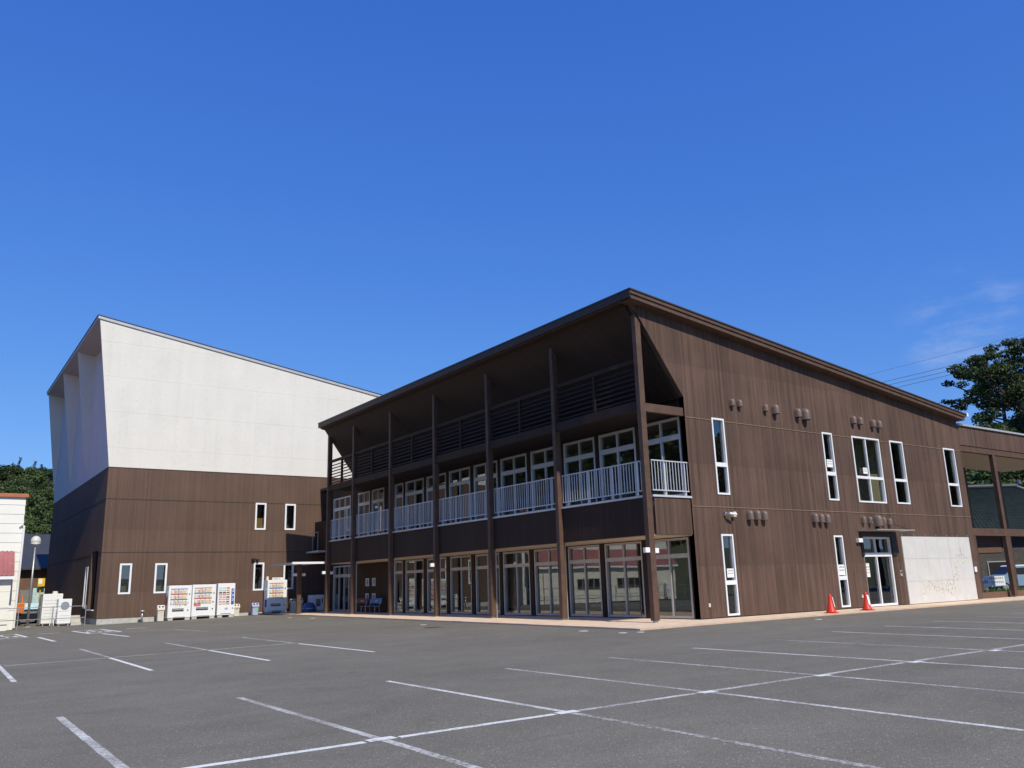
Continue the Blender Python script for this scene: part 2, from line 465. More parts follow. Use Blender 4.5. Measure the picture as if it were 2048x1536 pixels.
def leaf(name, stops, trans=0.25):
    t = NT(name)
    g = t.n("NewGeometry")
    oi = t.n("ObjectInfo")
    v = t.math('ADD', t.math('MULTIPLY', g.outputs["Random Per Island"], 0.8), t.math('MULTIPLY', oi.outputs["Random"], 0.2))
    col = t.ramp(v, stops)
    t.p.inputs["Subsurface Weight"].default_value = 0.0
    t.done(col, 0.55, 0, 0.3)
    out = [n for n in t.t.nodes if n.type == 'OUTPUT_MATERIAL'][0]
    tl = t.n("BsdfTranslucent"); t.l(col, tl.inputs[0])
    ms = t.n("MixShader"); ms.inputs[0].default_value = trans
    t.l(t.p.outputs[0], ms.inputs[1]); t.l(tl.outputs[0], ms.inputs[2]); t.l(ms.outputs[0], out.inputs[0])
    return t.m
M['leaf_dark'] = leaf('leaf_evergreen', [(0.0, (0.014, 0.028, 0.010)), (0.55, (0.036, 0.062, 0.020)), (1.0, (0.100, 0.140, 0.040))])
M['leaf_mid'] = leaf('leaf_broad', [(0.0, (0.026, 0.050, 0.018)), (0.55, (0.072, 0.112, 0.034)), (1.0, (0.165, 0.215, 0.065))])
M['leaf_cedar'] = leaf('leaf_cedar', [(0.0, (0.012, 0.022, 0.011)), (0.6, (0.030, 0.046, 0.020)), (1.0, (0.055, 0.072, 0.030))], 0.1)
M['leaf_shrub'] = leaf('leaf_shrub', [(0.0, (0.04, 0.07, 0.02)), (0.6, (0.11, 0.15, 0.04)), (1.0, (0.30, 0.32, 0.16))])
M['grass'] = leaf('grass_blade', [(0.0, (0.05, 0.10, 0.02)), (1.0, (0.16, 0.24, 0.05))])

# ------------------------------------------------------------------ setting: ground
def zlot(x, y):
    s = min(max((y + 14) / 44, 0), 1)
    return 0.016 * min(0, x + 3.0) * s - 0.04

def sm(a, b, x):
    t = min(max((x - a) / (b - a), 0), 1); return t * t * (3 - 2 * t)

def zground(x, y):
    z = -1.2
    hl = 24.0 * sm(80, 215, y) * (1 - sm(35, 110, x))
    hr = 25.0 * math.exp(-(((x - 114) / 41) ** 2 + ((y - 38) / 36) ** 2))
    far = 30 * sm(260, 700, math.hypot(x, y))
    return z + max(hl, 0) + hr + far * (0.6 + 0.4 * math.sin(x * 0.006 + 1.3) * math.cos(y * 0.005))

def axis(lo, hi, fine_lo, fine_hi, step):
    out = []; x = fine_lo
    while x <= fine_hi: out.append(x); x += step
    s = step; x = fine_lo
    while x > lo: s *= 1.35; x -= s; out.insert(0, x)
    s = step; x = out[-1]
    while x < hi: s *= 1.35; x += s; out.append(x)
    return out

def sheet(name, xs, ys, fz, mat):
    mb = MB()
    mb.v = [(x, y, fz(x, y)) for y in ys for x in xs]
    w = len(xs)
    mb.f = [(j * w + i, j * w + i + 1, (j + 1) * w + i + 1, (j + 1) * w + i) for j in range(len(ys) - 1) for i in range(w - 1)]
    return mb.build(name, mat, smooth=True, recalc=False)

gr = sheet('ground', axis(-2500, 2500, -200, 240, 8), axis(-2500, 2500, -160, 320, 8), zground, M['earth'])
tag(gr, 'grassy earth running out to the wooded hills', kind='structure')
lot = sheet('parking_lot', [-80 + i for i in range(147)], [-70 + i for i in range(141)], zlot, M['asphalt'])
tag(lot, 'grey asphalt car park with worn white bay lines', kind='structure')
ORG[lot.name] = Vector((0, 0, 0))

def strip(p, q, w, mat='paint', name='parking_line', lift=0.0015):
    p = Vector(p); q = Vector(q); d = q - p; L = d.length; d.normalize(); n = Vector((-d.y, d.x)) * (w / 2)
    k = max(2, int(L / 0.16)); mb = MB()
    for i in range(k + 1):
        c = p + d * (L * i / k)
        for s in (-1, 1):
            a = c + n * (s * random.uniform(0.86, 1.05)); mb.v.append((a.x, a.y, zlot(a.x, a.y) + lift))
    mb.f = [(2 * i, 2 * i + 1, 2 * i + 3, 2 * i + 2) for i in range(k)]
    return mb.build(name, M[mat], lot, recalc=False)

bay = [(-24.4, -8.6, -24.5), (-21.92, -8.52, -22.05), (-19.47, -8.43, -19.66), (-16.88, -8.29, -17.25), (-14.37, -8.25, -14.78), (-11.73, -8.19, -12.2), (-9.05, -8.03, -9.5),
       (-6.16, -7.9, -6.75), (-3.07, -7.55, -3.9), (-0.29, -7.41, -1.2), (2.55, -7.28, 1.6), (5.48, -7.17, 4.5), (8.09, -7.15, 7.2), (10.8, -7.1, 9.9), (13.5, -7.0, 12.6)]
for x0, y0, x1 in bay:
    xm = x0 + (x1 - x0) * ((-13.45 - y0) / (-18.6 - y0))
    strip((x0, y0), (xm, -13.37), 0.105)
    strip((xm, -13.55), (x1, -18.6), 0.105)
    strip((xm - 0.16, -13.46), (xm + 0.16, -13.46), 0.17, 'paint_fresh', lift=0.003)
for a, b in zip(bay, bay[1:]):
    fm = 'paint_fresh' if -22 < a[0] < -17 else 'paint'
    xa = a[0] + (a[2] - a[0]) * 0.5 + 0.20; xb = b[0] + (b[2] - b[0]) * 0.5 - 0.20
    strip((xa, -13.50 + 0.015 * (xa + 20) * 0.9), (xb, -13.50 + 0.015 * (xb + 20) * 0.9), 0.12, fm)
for x0, x1 in ((-21.55, -21.85), (-18.97, -19.26), (-16.31, -16.65), (-13.64, -13.94)):
    xm = (x0 + x1) / 2
    strip((x0, 9.74), (xm + 0.02, 4.10), 0.105); strip((xm, 3.86), (x1, -1.75), 0.105, 'paint_fresh')
strip((-24.3, 3.6), (-21.8, 3.75), 0.11); strip((-21.6, 3.76), (-19.2, 3.88), 0.11); strip((-19.0, 3.9), (-16.55, 4.02), 0.11); strip((-16.4, 4.03), (-13.9, 4.16), 0.11)
strip((-23.5, 23.6), (-16.6, 22.6), 0.11); strip((-15.6, 22.4), (-13.2, 21.6), 0.11); strip((-13.2, 21.45), (-12.9, 16.7), 0.13)
strip((-18.74, 23.0), (-18.79, 17.07), 0.15, 'paint_fresh'); strip((-16.2, 22.2), (-16.05, 17.07), 0.14, 'paint_fresh')
strip((-18.23, 27.4), (-17.33, 26.9), 0.22, 'paint_fresh'); strip((-14.3, 26.8), (-13.5, 26.2), 0.22, 'paint_fresh')

def wheelchair(cx, cy, w, h):
    S = lambda a, b, t=0.16: strip((cx + a[0] * w, cy + a[1] * h), (cx + b[0] * w, cy + b[1] * h), t, 'paint_fresh', 'painted_symbol', 0.002)
    S((-.5, .5), (.5, .5)); S((-.5, -.5), (.5, -.5)); S((-.5, .47), (-.5, -.47)); S((.5, .47), (.5, -.47))
    S((-.08, .36), (.06, .36), .5); S((-.02, .27), (-.02, 0.0)); S((.02, 0.0), (.24, 0.0)); S((.26, -.02), (.30, -.3)); S((-.02, .13), (.2, .13), .13)
    pts = [(-.16 + .2 * math.cos(t), -.14 + .2 * math.sin(t)) for t in [1.9 + i * 0.62 for i in range(8)]]
    for a, b in zip(pts, pts[1:]): S(a, b, 0.13)
wheelchair(-15.9, 25.8, 1.35, 5.6)
wheelchair(-19.75, 26.8, 1.35, 5.6)

def disc(x, y, r, mat, name):
    mb = MB(); z = zlot(x, y)
    mb.lathe(x, y, [(r, z - 0.02), (r, z + 0.006), (r - 0.015, z + 0.009)], 20)
    return mb.build(name, M[mat], lot)
disc(-6.0, -0.5, 0.16, 'cream_plastic', 'inspection_cover'); disc(-6.05, -2.4, 0.14, 'cream_plastic', 'inspection_cover'); disc(-5.6, -2.7, 0.12, 'cream_plastic', 'inspection_cover')
disc(-6.2, 9.6, 0.15, 'cream_plastic', 'inspection_cover'); disc(-5.2, 24.0, 0.15, 'cream_plastic', 'inspection_cover'); disc(-5.4, 27.0, 0.14, 'cream_plastic', 'inspection_cover'); disc(2.2, -3.4, 0.13, 'cream_plastic', 'inspection_cover')
mb = MB(); mb.box(-7.35, -6.75, 6.9, 7.5, -0.09, zlot(-7, 7.2) + 0.008); dr = mb.build('drain_cover', M['drain'], lot)
for k in range(7):
    mb = MB(); x = -7.30 + k * 0.08; mb.box(x, x + 0.035, 6.95, 7.45, -0.06, zlot(-7, 7.2) + 0.016); mb.build('grate_bar', M['drain'], dr)

# ------------------------------------------------------------------ setting: paved apron round the building
mb = MB()
mb.prism([(-4.92, -1.98), (32.0, -1.62), (32.0, 0.6), (0.2, 0.6), (0.2, 36.1), (-3.5, 36.1)], 'z', -0.3, 0.0)
dk = mb.build('pavement', M['paving']); tag(dk, 'peach tiled apron along the foot of the brown building', kind='structure')
def kerbs(p, q, step, w):
    p = Vector(p); q = Vector(q); d = (q - p); L = d.length; d.normalize(); n = Vector((-d.y, d.x))
    k = int(L / step)
    for i in range(k):
        a = p + d * (i * step + 0.006); b = p + d * ((i + 1) * step - 0.006)
        mb = MB(); mb.prism([a, b, b + n * w, a + n * w], 'z', -0.25, 0.005 + random.uniform(-0.003, 0.004)); mb.build('kerb_block', M['kerb'], dk)
kerbs((-5.05, -2.10), (32.0, -1.74), 1.0, 0.11)
kerbs((-3.62, 36.0), (-5.04, -1.98), 1.0, 0.12)

# ------------------------------------------------------------------ wall and window builders
def wall(parent, name, F, u0, u1, z0, ztop, holes, t, mat, label=None):
    if not callable(ztop):
        zc = ztop; ztop = lambda u: zc
    us = sorted({u0, u1, *[h[0] for h in holes], *[h[1] for h in holes]})
    P = (lambda u, d, z: (u, F[1] - d, z)) if F[0] == 'y' else (lambda u, d, z: (F[1] - d, u, z))
    mb = MB()
    for a, b in zip(us, us[1:]):
        if b - a < 1e-6: continue
        hs_ = sorted([h for h in holes if h[0] <= a + 1e-6 and h[1] >= b - 1e-6], key=lambda h: h[2])
        z = z0
        for h in hs_ + [None]:
            if h is None:
                ta, tb = ztop(a), ztop(b)
            else:
                ta = tb = h[2]
            if ta - z > 1e-4:
                for d in (0.0, -t):
                    mb.poly([P(a, d, z), P(b, d, z), P(b, d, tb), P(a, d, ta)])
            if h: z = h[3]
        mb.poly([P(a, 0, ztop(a)), P(b, 0, ztop(b)), P(b, -t, ztop(b)), P(a, -t, ztop(a))])
    for u in (u0, u1):
        mb.poly([P(u, 0, z0), P(u, 0, ztop(u)), P(u, -t, ztop(u)), P(u, -t, z0)])
    for a, b, c, d in holes:
        mb.poly([P(a, 0, c), P(a, 0, d), P(a, -t, d), P(a, -t, c)]); mb.poly([P(b, 0, c), P(b, 0, d), P(b, -t, d), P(b, -t, c)])
        mb.poly([P(a, 0, d), P(b, 0, d), P(b, -t, d), P(a, -t, d)])
        if c > z0 + 1e-4: mb.poly([P(a, 0, c), P(b, 0, c), P(b, -t, c), P(a, -t, c)])
    o = mb.build(name, mat, parent, recalc=False)
    if label: o["label"] = label
    return o

def window(parent, F, u0, u1, z0, z1, mat, bars=(), bw=0.1, splits=(), mw=0.06, fw=0.07, d0=-0.12, d1=0.03, name='window', offs=None):
    mb = MB()
    mb.fbox(F, u0, u0 + fw, d0, d1, z0, z1); mb.fbox(F, u1 - fw, u1, d0, d1, z0, z1)
    mb.fbox(F, u0 + fw, u1 - fw, d0, d1, z1 - fw, z1); mb.fbox(F, u0 + fw, u1 - fw, d0, d1, z0, z0 + fw)
    rows = []; z = z0 + fw
    for b in bars:
        rows.append((z, b - bw / 2)); mb.fbox(F, u0 + fw, u1 - fw, d0, d1 - 0.008, b - bw / 2, b + bw / 2); z = b + bw / 2
    rows.append((z, z1 - fw))
    panes = []
    for i, (za, zb) in enumerate(rows):
        sp = splits[i] if i < len(splits) else ()
        u = u0 + fw
        for s_ in list(sp) + [None]:
            e = u1 - fw if s_ is None else u0 + (u1 - u0) * s_ - mw / 2
            panes.append((u, e, za, zb))
            if s_ is not None:
                mb.fbox(F, e, e + mw, d0 + 0.01, d1 - 0.02, za, zb); u = e + mw
    w = mb.build(name, mat, parent)
    for k, (a, b, c, d) in enumerate(panes):
        pb = MB(); dd = -0.05 - 0.022 * (k % 2 if len(panes) > 1 else 0)
        pb.fbox(F, a - 0.005, b + 0.005, dd - 0.006, dd, c - 0.005, d + 0.005); pb.build('pane', M['glass'], w)
    return w

def clip(poly, a, b, c):      # keep a*x + b*y <= c
    out = []
    for i in range(len(poly)):
        p, q = poly[i], poly[(i + 1) % len(poly)]
        fp, fq = a * p[0] + b * p[1] - c, a * q[0] + b * q[1] - c
        if fp <= 0: out.append(p)
        if fp * fq < 0:
            t = fp / (fp - fq); out.append((p[0] + (q[0] - p[0]) * t, p[1] + (q[1] - p[1]) * t))
    return out

# ------------------------------------------------------------------ main building
MAIN = thing('community_building', 'dark brown timber clad two storey building with balcony and tall sloping eave', 'building')
ztop = lambda x: 12.14 - 0.1105 * (x + 2.9)
F2 = ('y', 0.0)
FX = ('x', 0.05)
f2win = [(1.48, 2.2, 4.62, 7.66), (8.66, 9.4, 4.62, 7.64), (10.9, 13.12, 4.60, 7.64), (14.0, 15.14, 4.62, 7.65), (18.9, 20.0, 4.62, 7.62),
         (1.46, 2.14, 0.07, 3.10), (8.65, 9.3, 0.09, 3.10)]
door = (10.78, 13.06, 0.03, 3.06)
wall(MAIN, 'side_wall', F2, 0.0, 20.72, 0.03, lambda x: ztop(x) - 0.34, f2win + [door], 0.25, M['wood'])
mb = MB(); mb.prism([(-0.003, 8.36), (-0.003, ztop(0) - 0.345), (-2.45, ztop(-2.45) - 0.345), (-2.45, 11.74)], 'y', 0.002, 0.25)
mb.build('side_wing', M['wood'], MAIN)
for (a, b, c, d), bar, sp in zip(f2win, (5.80, 5.80, 5.75, 5.75, 5.75, 1.28, 1.30), ((), (), ((0.5,), (0.5,)), (), (), (), ())):
    window(MAIN, F2, a, b, c, d, M['white_frame'], [bar], 0.16 if b - a < 1 else 0.12, sp)
# flashing strips between the board courses
for z in (7.555, 4.13):
    xs = [0.02]
    for h in sorted(f2win):
        if h[2] < z < h[3]: xs += [h[0] - 0.004, h[1] + 0.004]
    xs.append(20.71)
    for a, b in zip(xs[::2], xs[1::2]):
        mb = MB(); mb.box(a, b, -0.022, -0.001, z - 0.010, z + 0.010); mb.build('flashing_strip', M['flash'], MAIN)
# ground-floor door with recessed surround, transom and canopy
window(MAIN, ('y', 0.10), door[0], door[1], door[2], door[3], M['white_frame'], [2.27], 0.17, ((0.48,), (0.48,)), 0.07, 0.09, name='door', d0=-0.06, d1=0.05)
mb = MB(); mb.box(10.62, 10.779, -0.05, -0.004, 2.2, 3.22); mb.box(13.061, 13.36, -0.05, -0.004, 2.2, 3.22); mb.box(10.779, 13.061, -0.05, -0.004, 3.06, 3.22); mb.build('door_hood', M['black'], MAIN)
mb = MB(); mb.box(10.55, 13.55, -0.95, -0.002, 3.30, 3.335); cn = mb.build('door_canopy', M['alu'], MAIN)
mb = MB(); mb.tube([(10.9, -0.9, 3.33), (11.6, -0.01, 3.95)], 0.012, 6); mb.tube([(13.2, -0.9, 3.33), (13.05, -0.01, 3.72)], 0.012, 6); mb.build('tie_rod', M['black'], cn)
mb = MB(); mb.box(12.75, 12.79, 0.02, 0.05, 0.75, 1.35); mb.build('door_pull', M['steel'], MAIN)
def glyphs(mb, F, u0, z0, n, w, h, d=0.001, vert=False, seed=0):
    rg = random.Random(seed)
    for i in range(n):
        a, b = (u0, z0 - i * h * 1.25) if vert else (u0 + i * w * 1.2, z0)
        for k in range(4):
            if rg.random() < 0.55:
                y = b + h * rg.choice((0.05, 0.3, 0.55, 0.8)); mb.fbox(F, a, a + w * rg.uniform(.6, 1), d, d + 0.002 + k * 0.0004, y, y + h * 0.15)
            else:
                x = a + w * rg.choice((0.05, 0.4, 0.75)); mb.fbox(F, x, x + w * 0.16, d, d + 0.002 + k * 0.0004, b, b + h * rg.uniform(.6, 1))
def notice(parent, F, u0, u1, z0, z1, d, title='ink', seed=1, rows=2):
    mb = MB(); mb.fbox(F, u0, u1, d, d + 0.003, z0, z1); p = mb.build('notice', M['paper'], parent)
    g = MB(); h = (z1 - z0)
    for r in range(rows):
        n = 6; w = (u1 - u0) * 0.8 / (n * 1.2)
        glyphs(g, F, u0 + (u1 - u0) * 0.1, z1 - h * (0.32 + 0.3 * r), n, w, h * (0.16 if r else 0.2), d + 0.003, seed=seed + r)
    g.build('lettering', M[title], p)
for u0, u1, z0, z1, s_ in ((1.60, 1.98, 1.47, 1.80, 1), (8.72, 9.16, 1.42, 1.86, 2), (8.78, 9.2, 6.08, 6.42, 4), (11.50, 11.84, 5.92, 6.20, 5)):
    notice(MAIN, F2, u0, u1, z0, z1, 0.0315, 'ink', s_)
notice(MAIN, ('y', 0.10), 10.90, 11.14, 1.30, 1.72, 0.055, 'red_ink', 7)
notice(MAIN, ('y', 0.10), 10.90, 11.14, 1.75, 1.90, 0.055, 'red_ink', 8, 1)
mb = MB(); mb.box(10.28, 10.62, -0.16, -0.001, 2.80, 2.98); mb.build('wall_lamp', M['lamp_box'], MAIN, bevel=0.01)
mb = MB(); mb.box(13.42, 13.58, -0.05, -0.001, 1.28, 1.55); mb.build('intercom', M['alu'], MAIN, bevel=0.006)
mb = MB(); mb.box(13.45, 13.55, -0.056, -0.05, 1.42, 1.50); mb.build('intercom_grille', M['black'], MAIN)
mb = MB(); mb.box(20.16, 20.38, -0.08, -0.001, 1.36, 1.62); mb.build('switch_box', M['white_plastic'], MAIN, bevel=0.01)
for x in (0.49, 10.23):
    mb = MB(); mb.box(x - 0.05, x + 0.05, -0.05, -0.001, 0.42, 0.56); mb.build('outdoor_socket', M['cream_plastic'], MAIN, bevel=0.01)
# security camera
mb = MB(); mb.box(1.72, 1.84, -0.10, -0.001, 3.80, 3.94); mb.tube([(1.78, -0.10, 3.87), (1.78, -0.22, 3.87)], 0.03, 8); sc_ = mb.build('security_camera', M['steel'], MAIN)
mb = MB(); mb.tube([(1.80, -0.23, 3.88), (2.12, -0.30, 3.84)], 0.05, 10); mb.build('camera_barrel', M['white_plastic'], sc_)
mb = MB(); mb.box(2.14, 2.30, -0.16, -0.001, 3.76, 3.96); mb.build('junction_box', M['cream_plastic'], MAIN, bevel=0.008)
mb = MB(); mb.tube([(12.06, -0.001, 3.45), (12.06, -0.10, 3.45), (12.06, -0.14, 3.42)], 0.05, 10); mb.build('bell', M['black'], MAIN)
# vent hoods
def hood(r, h):
    mb = MB(); n = 10
    prof = [(1.0, 0.0), (1.0, 0.55 * h), (0.93, 0.72 * h), (0.75, 0.87 * h), (0.42, 0.97 * h), (0.05, h)]
    rings = []
    for s_, z in prof:
        i = len(mb.v)
        for q in range(n + 1):
            t = math.pi * q / n
            mb.v.append((-r * s_ * math.cos(t), -(0.06 + r * 1.35 * s_ * math.sin(t)) if 0 < q < n else 0.0, z - h / 2))
        rings.append(i)
    for A, B in zip(rings, rings[1:]):
        for q in range(n): mb.f.append((A + q, A + q + 1, B + q + 1, B + q))
    o = mb.build('vent_hood', M['hood'], MAIN, smooth=True)
    g = MB(); i0 = [(-r * 0.9 * math.cos(math.pi * q / n), -(0.05 + r * 1.2 * math.sin(math.pi * q / n)), -h / 2 + 0.03) for q in range(n + 1)]
    g.poly(i0); gg = g.build('vent_grille', M['black'], o, recalc=False)
    return o
hs1, hs2 = hood(0.105, 0.31), hood(0.19, 0.52)
first = {1: True, 2: True}
for x, z, k in [(2.75, 8.39, 1), (3.21, 8.40, 1), (4.85, 8.37, 1), (5.47, 8.36, 1.35), (7.0, 8.35, 1.3), (7.52, 8.33, 2), (11.13, 8.4, 1.2), (11.65, 8.4, 1.2), (12.7, 8.37, 1.2), (13.2, 8.36, 1.2),
                (3.17, 3.86, 1.25), (3.62, 3.87, 1.25), (4.05, 3.86, 1.25), (7.38, 3.84, 1.25), (7.80, 3.83, 1.25), (8.22, 3.82, 1.25), (10.97, 3.82, 1.0), (11.47, 3.81, 1.0), (12.06, 3.80, 2), (12.55, 3.81, 1.0), (13.03, 3.77, 1.0)]:
    src = hs2 if k == 2 else hs1; key = 2 if k == 2 else 1
    if first[key]: o = src; first[key] = False
    else: o = copy_tree(src, MAIN)
    o.location = (x, -0.002, z)
    s_ = 1.0 if k == 2 else k
    o.scale = (s_, s_, s_)

# stone map wall
mb = MB(); mb.box(13.86, 20.06, -0.03, -0.001, 0.02, 3.09); PW = mb.build('map_wall', M['plinth'], MAIN); PW["label"] = 'pale stone slab wall with a mosaic map of islands'
cw = 6.2 / 6
for i in range(6):
    for j, (za, zb) in enumerate(((0.025, 1.03), (1.038, 2.06), (2.068, 3.085))):
        mb = MB(); e = random.uniform(0, 0.004)
        mb.box(13.862 + i * cw + 0.003, 13.862 + (i + 1) * cw - 0.004, -0.055 - e, -0.03, za, zb); mb.build('stone_slab', M['slab'], PW)
chip = NT('mosaic_chip'); g_ = chip.n("NewGeometry")
M['chip'] = chip.done(chip.ramp(g_.outputs["Random Per Island"], [(0.0, (0.34, 0.28, 0.22)), (0.15, (0.50, 0.38, 0.30)), (0.4, (0.74, 0.71, 0.60)), (0.62, (0.52, 0.53, 0.44)), (0.8, (0.80, 0.78, 0.70)), (1.0, (0.46, 0.26, 0.22))]), 0.4, 0, 0.5)
isl = [[(18.95, 2.95), (19.10, 2.70), (19.20, 2.52), (19.35, 2.30), (19.68, 1.86), (19.45, 1.88), (19.12, 1.74), (19.02, 2.00), (18.45, 2.12), (18.42, 2.28), (18.78, 2.30), (18.92, 2.52)],
       [(18.50, 1.98), (18.66, 1.86), (18.62, 1.60), (18.70, 1.30), (18.48, 1.02), (18.10, 1.00), (18.05, 1.16), (18.28, 1.52), (18.22, 1.72)],
       [(15.05, 0.95), (15.9, 1.06), (17.1, 1.04), (18.05, 1.12), (18.45, 1.05), (18.20, 0.80), (18.1, 0.45), (17.75, 0.30), (17.4, 0.40), (16.6, 0.46), (15.85, 0.55), (15.4, 0.50), (15.15, 0.36), (15.0, 0.66)]]
def inside(p, poly):
    c = False
    for i in range(len(poly)):
        a, b = poly[i], poly[i - 1]
        if (a[1] > p[1]) != (b[1] > p[1]) and p[0] < (b[0] - a[0]) * (p[1] - a[1]) / (b[1] - a[1]) + a[0]: c = not c
    return c
mb = MB(); rg = random.Random(3)
def addchip(x, z, s_):
    n = rg.choice((4, 5, 5)); a0 = rg.random() * 6; e = rg.uniform(0.002, 0.006)
    mb.prism([(x + s_ * rg.uniform(.6, 1.1) * math.cos(a0 + 6.283 * i / n), z + s_ * rg.uniform(.6, 1.1) * math.sin(a0 + 6.283 * i / n)) for i in range(n)], 'y', -0.058 - e, -0.054)
for poly in isl:
    x0, x1 = min(p[0] for p in poly), max(p[0] for p in poly); z0, z1 = min(p[1] for p in poly), max(p[1] for p in poly)
    for _ in range(int((x1 - x0) * (z1 - z0) * 240)):
        p = (rg.uniform(x0, x1), rg.uniform(z0, z1))
        if inside((p[0] + rg.gauss(0, .05), p[1] + rg.gauss(0, .04)), poly) and rg.random() < 0.72: addchip(*p, rg.uniform(0.022, 0.048))
for i in range(16): addchip(15.05 + rg.gauss(0, .03), 0.35 - i * 0.018 + rg.gauss(0, .05), 0.02)
for i in range(9): addchip(15.9 - i * 0.04 + rg.gauss(0, .03), 2.75 - i * 0.07, 0.018)
mo = mb.build('mosaic_map', M['chip'], PW); mo["kind"] = 'stuff'
for i in range(7):
    mb = MB(); x = 13.9 + i * 1.0; mb.box(x, x + 0.05, -0.07, -0.001, 3.11, 3.19); mb.build('panel_clip', M['steel'], MAIN)

# roof
mb = MB(); e = 0.45
prof = lambda a, b, x0, x1: [(x0, ztop(x0) + a), (x1, ztop(x1) + a), (x1, ztop(x1) + b), (x0, ztop(x0) + b)]
mb.prism(prof(0.0, -0.05, -2.96, 21.0), 'y', -0.50, 29.47)
RF = mb.build('roof', M['roof_metal'], MAIN)
mb = MB(); mb.prism(prof(-0.053, -0.19, -2.92, 20.93), 'y', -0.46, 29.42); mb.build('verge_board', M['beam'], RF)
mb = MB(); mb.prism(prof(-0.205, -0.36, -2.86, 20.85), 'y', -0.41, 29.36); mb.build('verge_board', M['beam'], RF)
mb = MB(); mb.prism([(-2.86, 11.80), (20.75, ztop(20.75) - 0.33), (20.75, ztop(20.75) - 0.35), (-2.50, 11.715), (-2.86, 11.74)], 'y', -0.37, -0.004); mb.build('verge_soffit', M['beam'], RF)
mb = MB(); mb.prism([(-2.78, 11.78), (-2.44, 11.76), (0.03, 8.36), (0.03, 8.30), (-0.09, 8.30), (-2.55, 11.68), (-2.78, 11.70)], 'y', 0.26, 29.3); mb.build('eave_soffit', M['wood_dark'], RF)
mb = MB(); mb.box(-2.955, -2.925, -0.455, 29.41, 11.79, 12.085); mb.build('eave_shade_board', plain('eave_shade_tone', (0.035, 0.026, 0.023), 0.6), RF)  # dark board added over the eave front, painting in its shade
# lightning / cable bracket at the low end of the roof
mb = MB(); mb.box(21.0, 21.18, -0.48, -0.30, ztop(21) - 0.12, ztop(21) + 0.06); mb.build('cable_bracket', M['white_plastic'], RF)

# posts
py = [0.05, 5.22, 10.32, 15.36, 20.36, 25.3, 29.15]
for i, y in enumerate(py):
    mb = MB()
    xt = -2.28; zt = lambda x: 11.69 - 1.372 * (x + 2.5)
    mb.prism([(-2.28, 0.07), (-2.02, 0.07), (-2.02, zt(-2.02)), (-2.28, zt(-2.28))], 'y', y, y + 0.2)
    P_ = mb.build('post', M['beam'], MAIN)
    mb = MB(); mb.box(-2.23, -2.07, y + 0.04, y + 0.16, 0.001, 0.07); mb.build('post_shoe', M['steel'], P_)
    if 0 < i < 6:
        mb = MB(); mb.tube([(-1.93, y + 0.12, 0.01), (-1.93, y + 0.12, 3.04)], 0.035, 8); mb.build('downpipe', M['alu'], MAIN)
# wall lamps on the posts
for y in (0.02, 15.40, 29.2):
    mb = MB(); mb.box(-2.50, -2.285, y + 0.02, y + 0.16, 2.42, 2.60); mb.build('wall_lamp', M['lamp_box'], MAIN, bevel=0.01)
mb = MB(); mb.box(-2.015, -1.80, 0.08, 0.22, 2.40, 2.58); mb.build('wall_lamp', M['lamp_box'], MAIN, bevel=0.01)
mb = MB(); mb.box(-2.015, -1.80, 29.18, 29.32, 2.40, 2.58); mb.build('wall_lamp', M['lamp_box'], MAIN, bevel=0.01)

# balcony: band, slab, coping, soffits, upper beam
mb = MB(); mb.box(-2.08, -1.98, 0.06, 29.35, 3.06, 4.42); mb.build('balcony_band', M['wood_dark'], MAIN)  # darker timber than the return, with the shade put into its colour
mb = MB(); mb.box(-1.90, -0.02, 0.04, 0.13, 3.08, 4.42); mb.build('balcony_return', M['wood'], MAIN)
mb = MB(); mb.box(-1.975, 0.04, 0.14, 29.34, 4.10, 4.38); mb.build('balcony_floor', M['plinth'], MAIN)
mb = MB(); mb.box(-1.975, 0.045, 0.14, 29.34, 3.03, 3.09); mb.build('porch_ceiling', M['soffit'], MAIN)
for a, b in zip(py, py[1:]):
    mb = MB(); mb.box(-2.14, -1.95, a + 0.21, b - 0.01, 4.425, 4.50); mb.build('coping', M['rail'], MAIN)
mb = MB(); mb.box(-2.0, 0.04, -0.01, 0.16, 4.425, 4.50); mb.build('coping', M['rail'], MAIN)
for a, b in zip(py, py[1:]):
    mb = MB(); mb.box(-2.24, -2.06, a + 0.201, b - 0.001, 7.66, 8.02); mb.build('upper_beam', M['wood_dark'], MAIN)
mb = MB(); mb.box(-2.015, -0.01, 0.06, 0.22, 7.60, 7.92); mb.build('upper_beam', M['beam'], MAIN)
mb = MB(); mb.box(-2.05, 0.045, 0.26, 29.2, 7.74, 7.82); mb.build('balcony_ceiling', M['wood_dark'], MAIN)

# louvre screens
slat_src = {}
for a, b in zip(py, py[1:]):
    u0, u1 = a + 0.205, b - 0.005
    mb = MB(); mb.box(-2.20, -2.08, u0, u1, 9.50, 9.66); mb.box(-2.20, -2.08, (u0 + u1) / 2 - 0.06, (u0 + u1) / 2 + 0.06, 8.025, 9.50)
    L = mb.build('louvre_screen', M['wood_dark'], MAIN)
    for h0, h1 in ((u0, (u0 + u1) / 2 - 0.062), ((u0 + u1) / 2 + 0.062, u1)):
        for k in range(7):
            z = 8.14 + k * 0.192
            key = round(h1 - h0, 3)
            if key not in slat_src:
                mb = MB(); mb.prism([(-2.18, -0.045), (-2.165, -0.045), (-2.11, 0.045), (-2.125, 0.045)], 'y', 0, h1 - h0)
                slat_src[key] = mb.build('slat', M['wood_dark'], L); s_ = slat_src[key]
            else:
                s_ = share(slat_src[key], L, (0, 0, 0))
            s_.location = (0, h0, z)

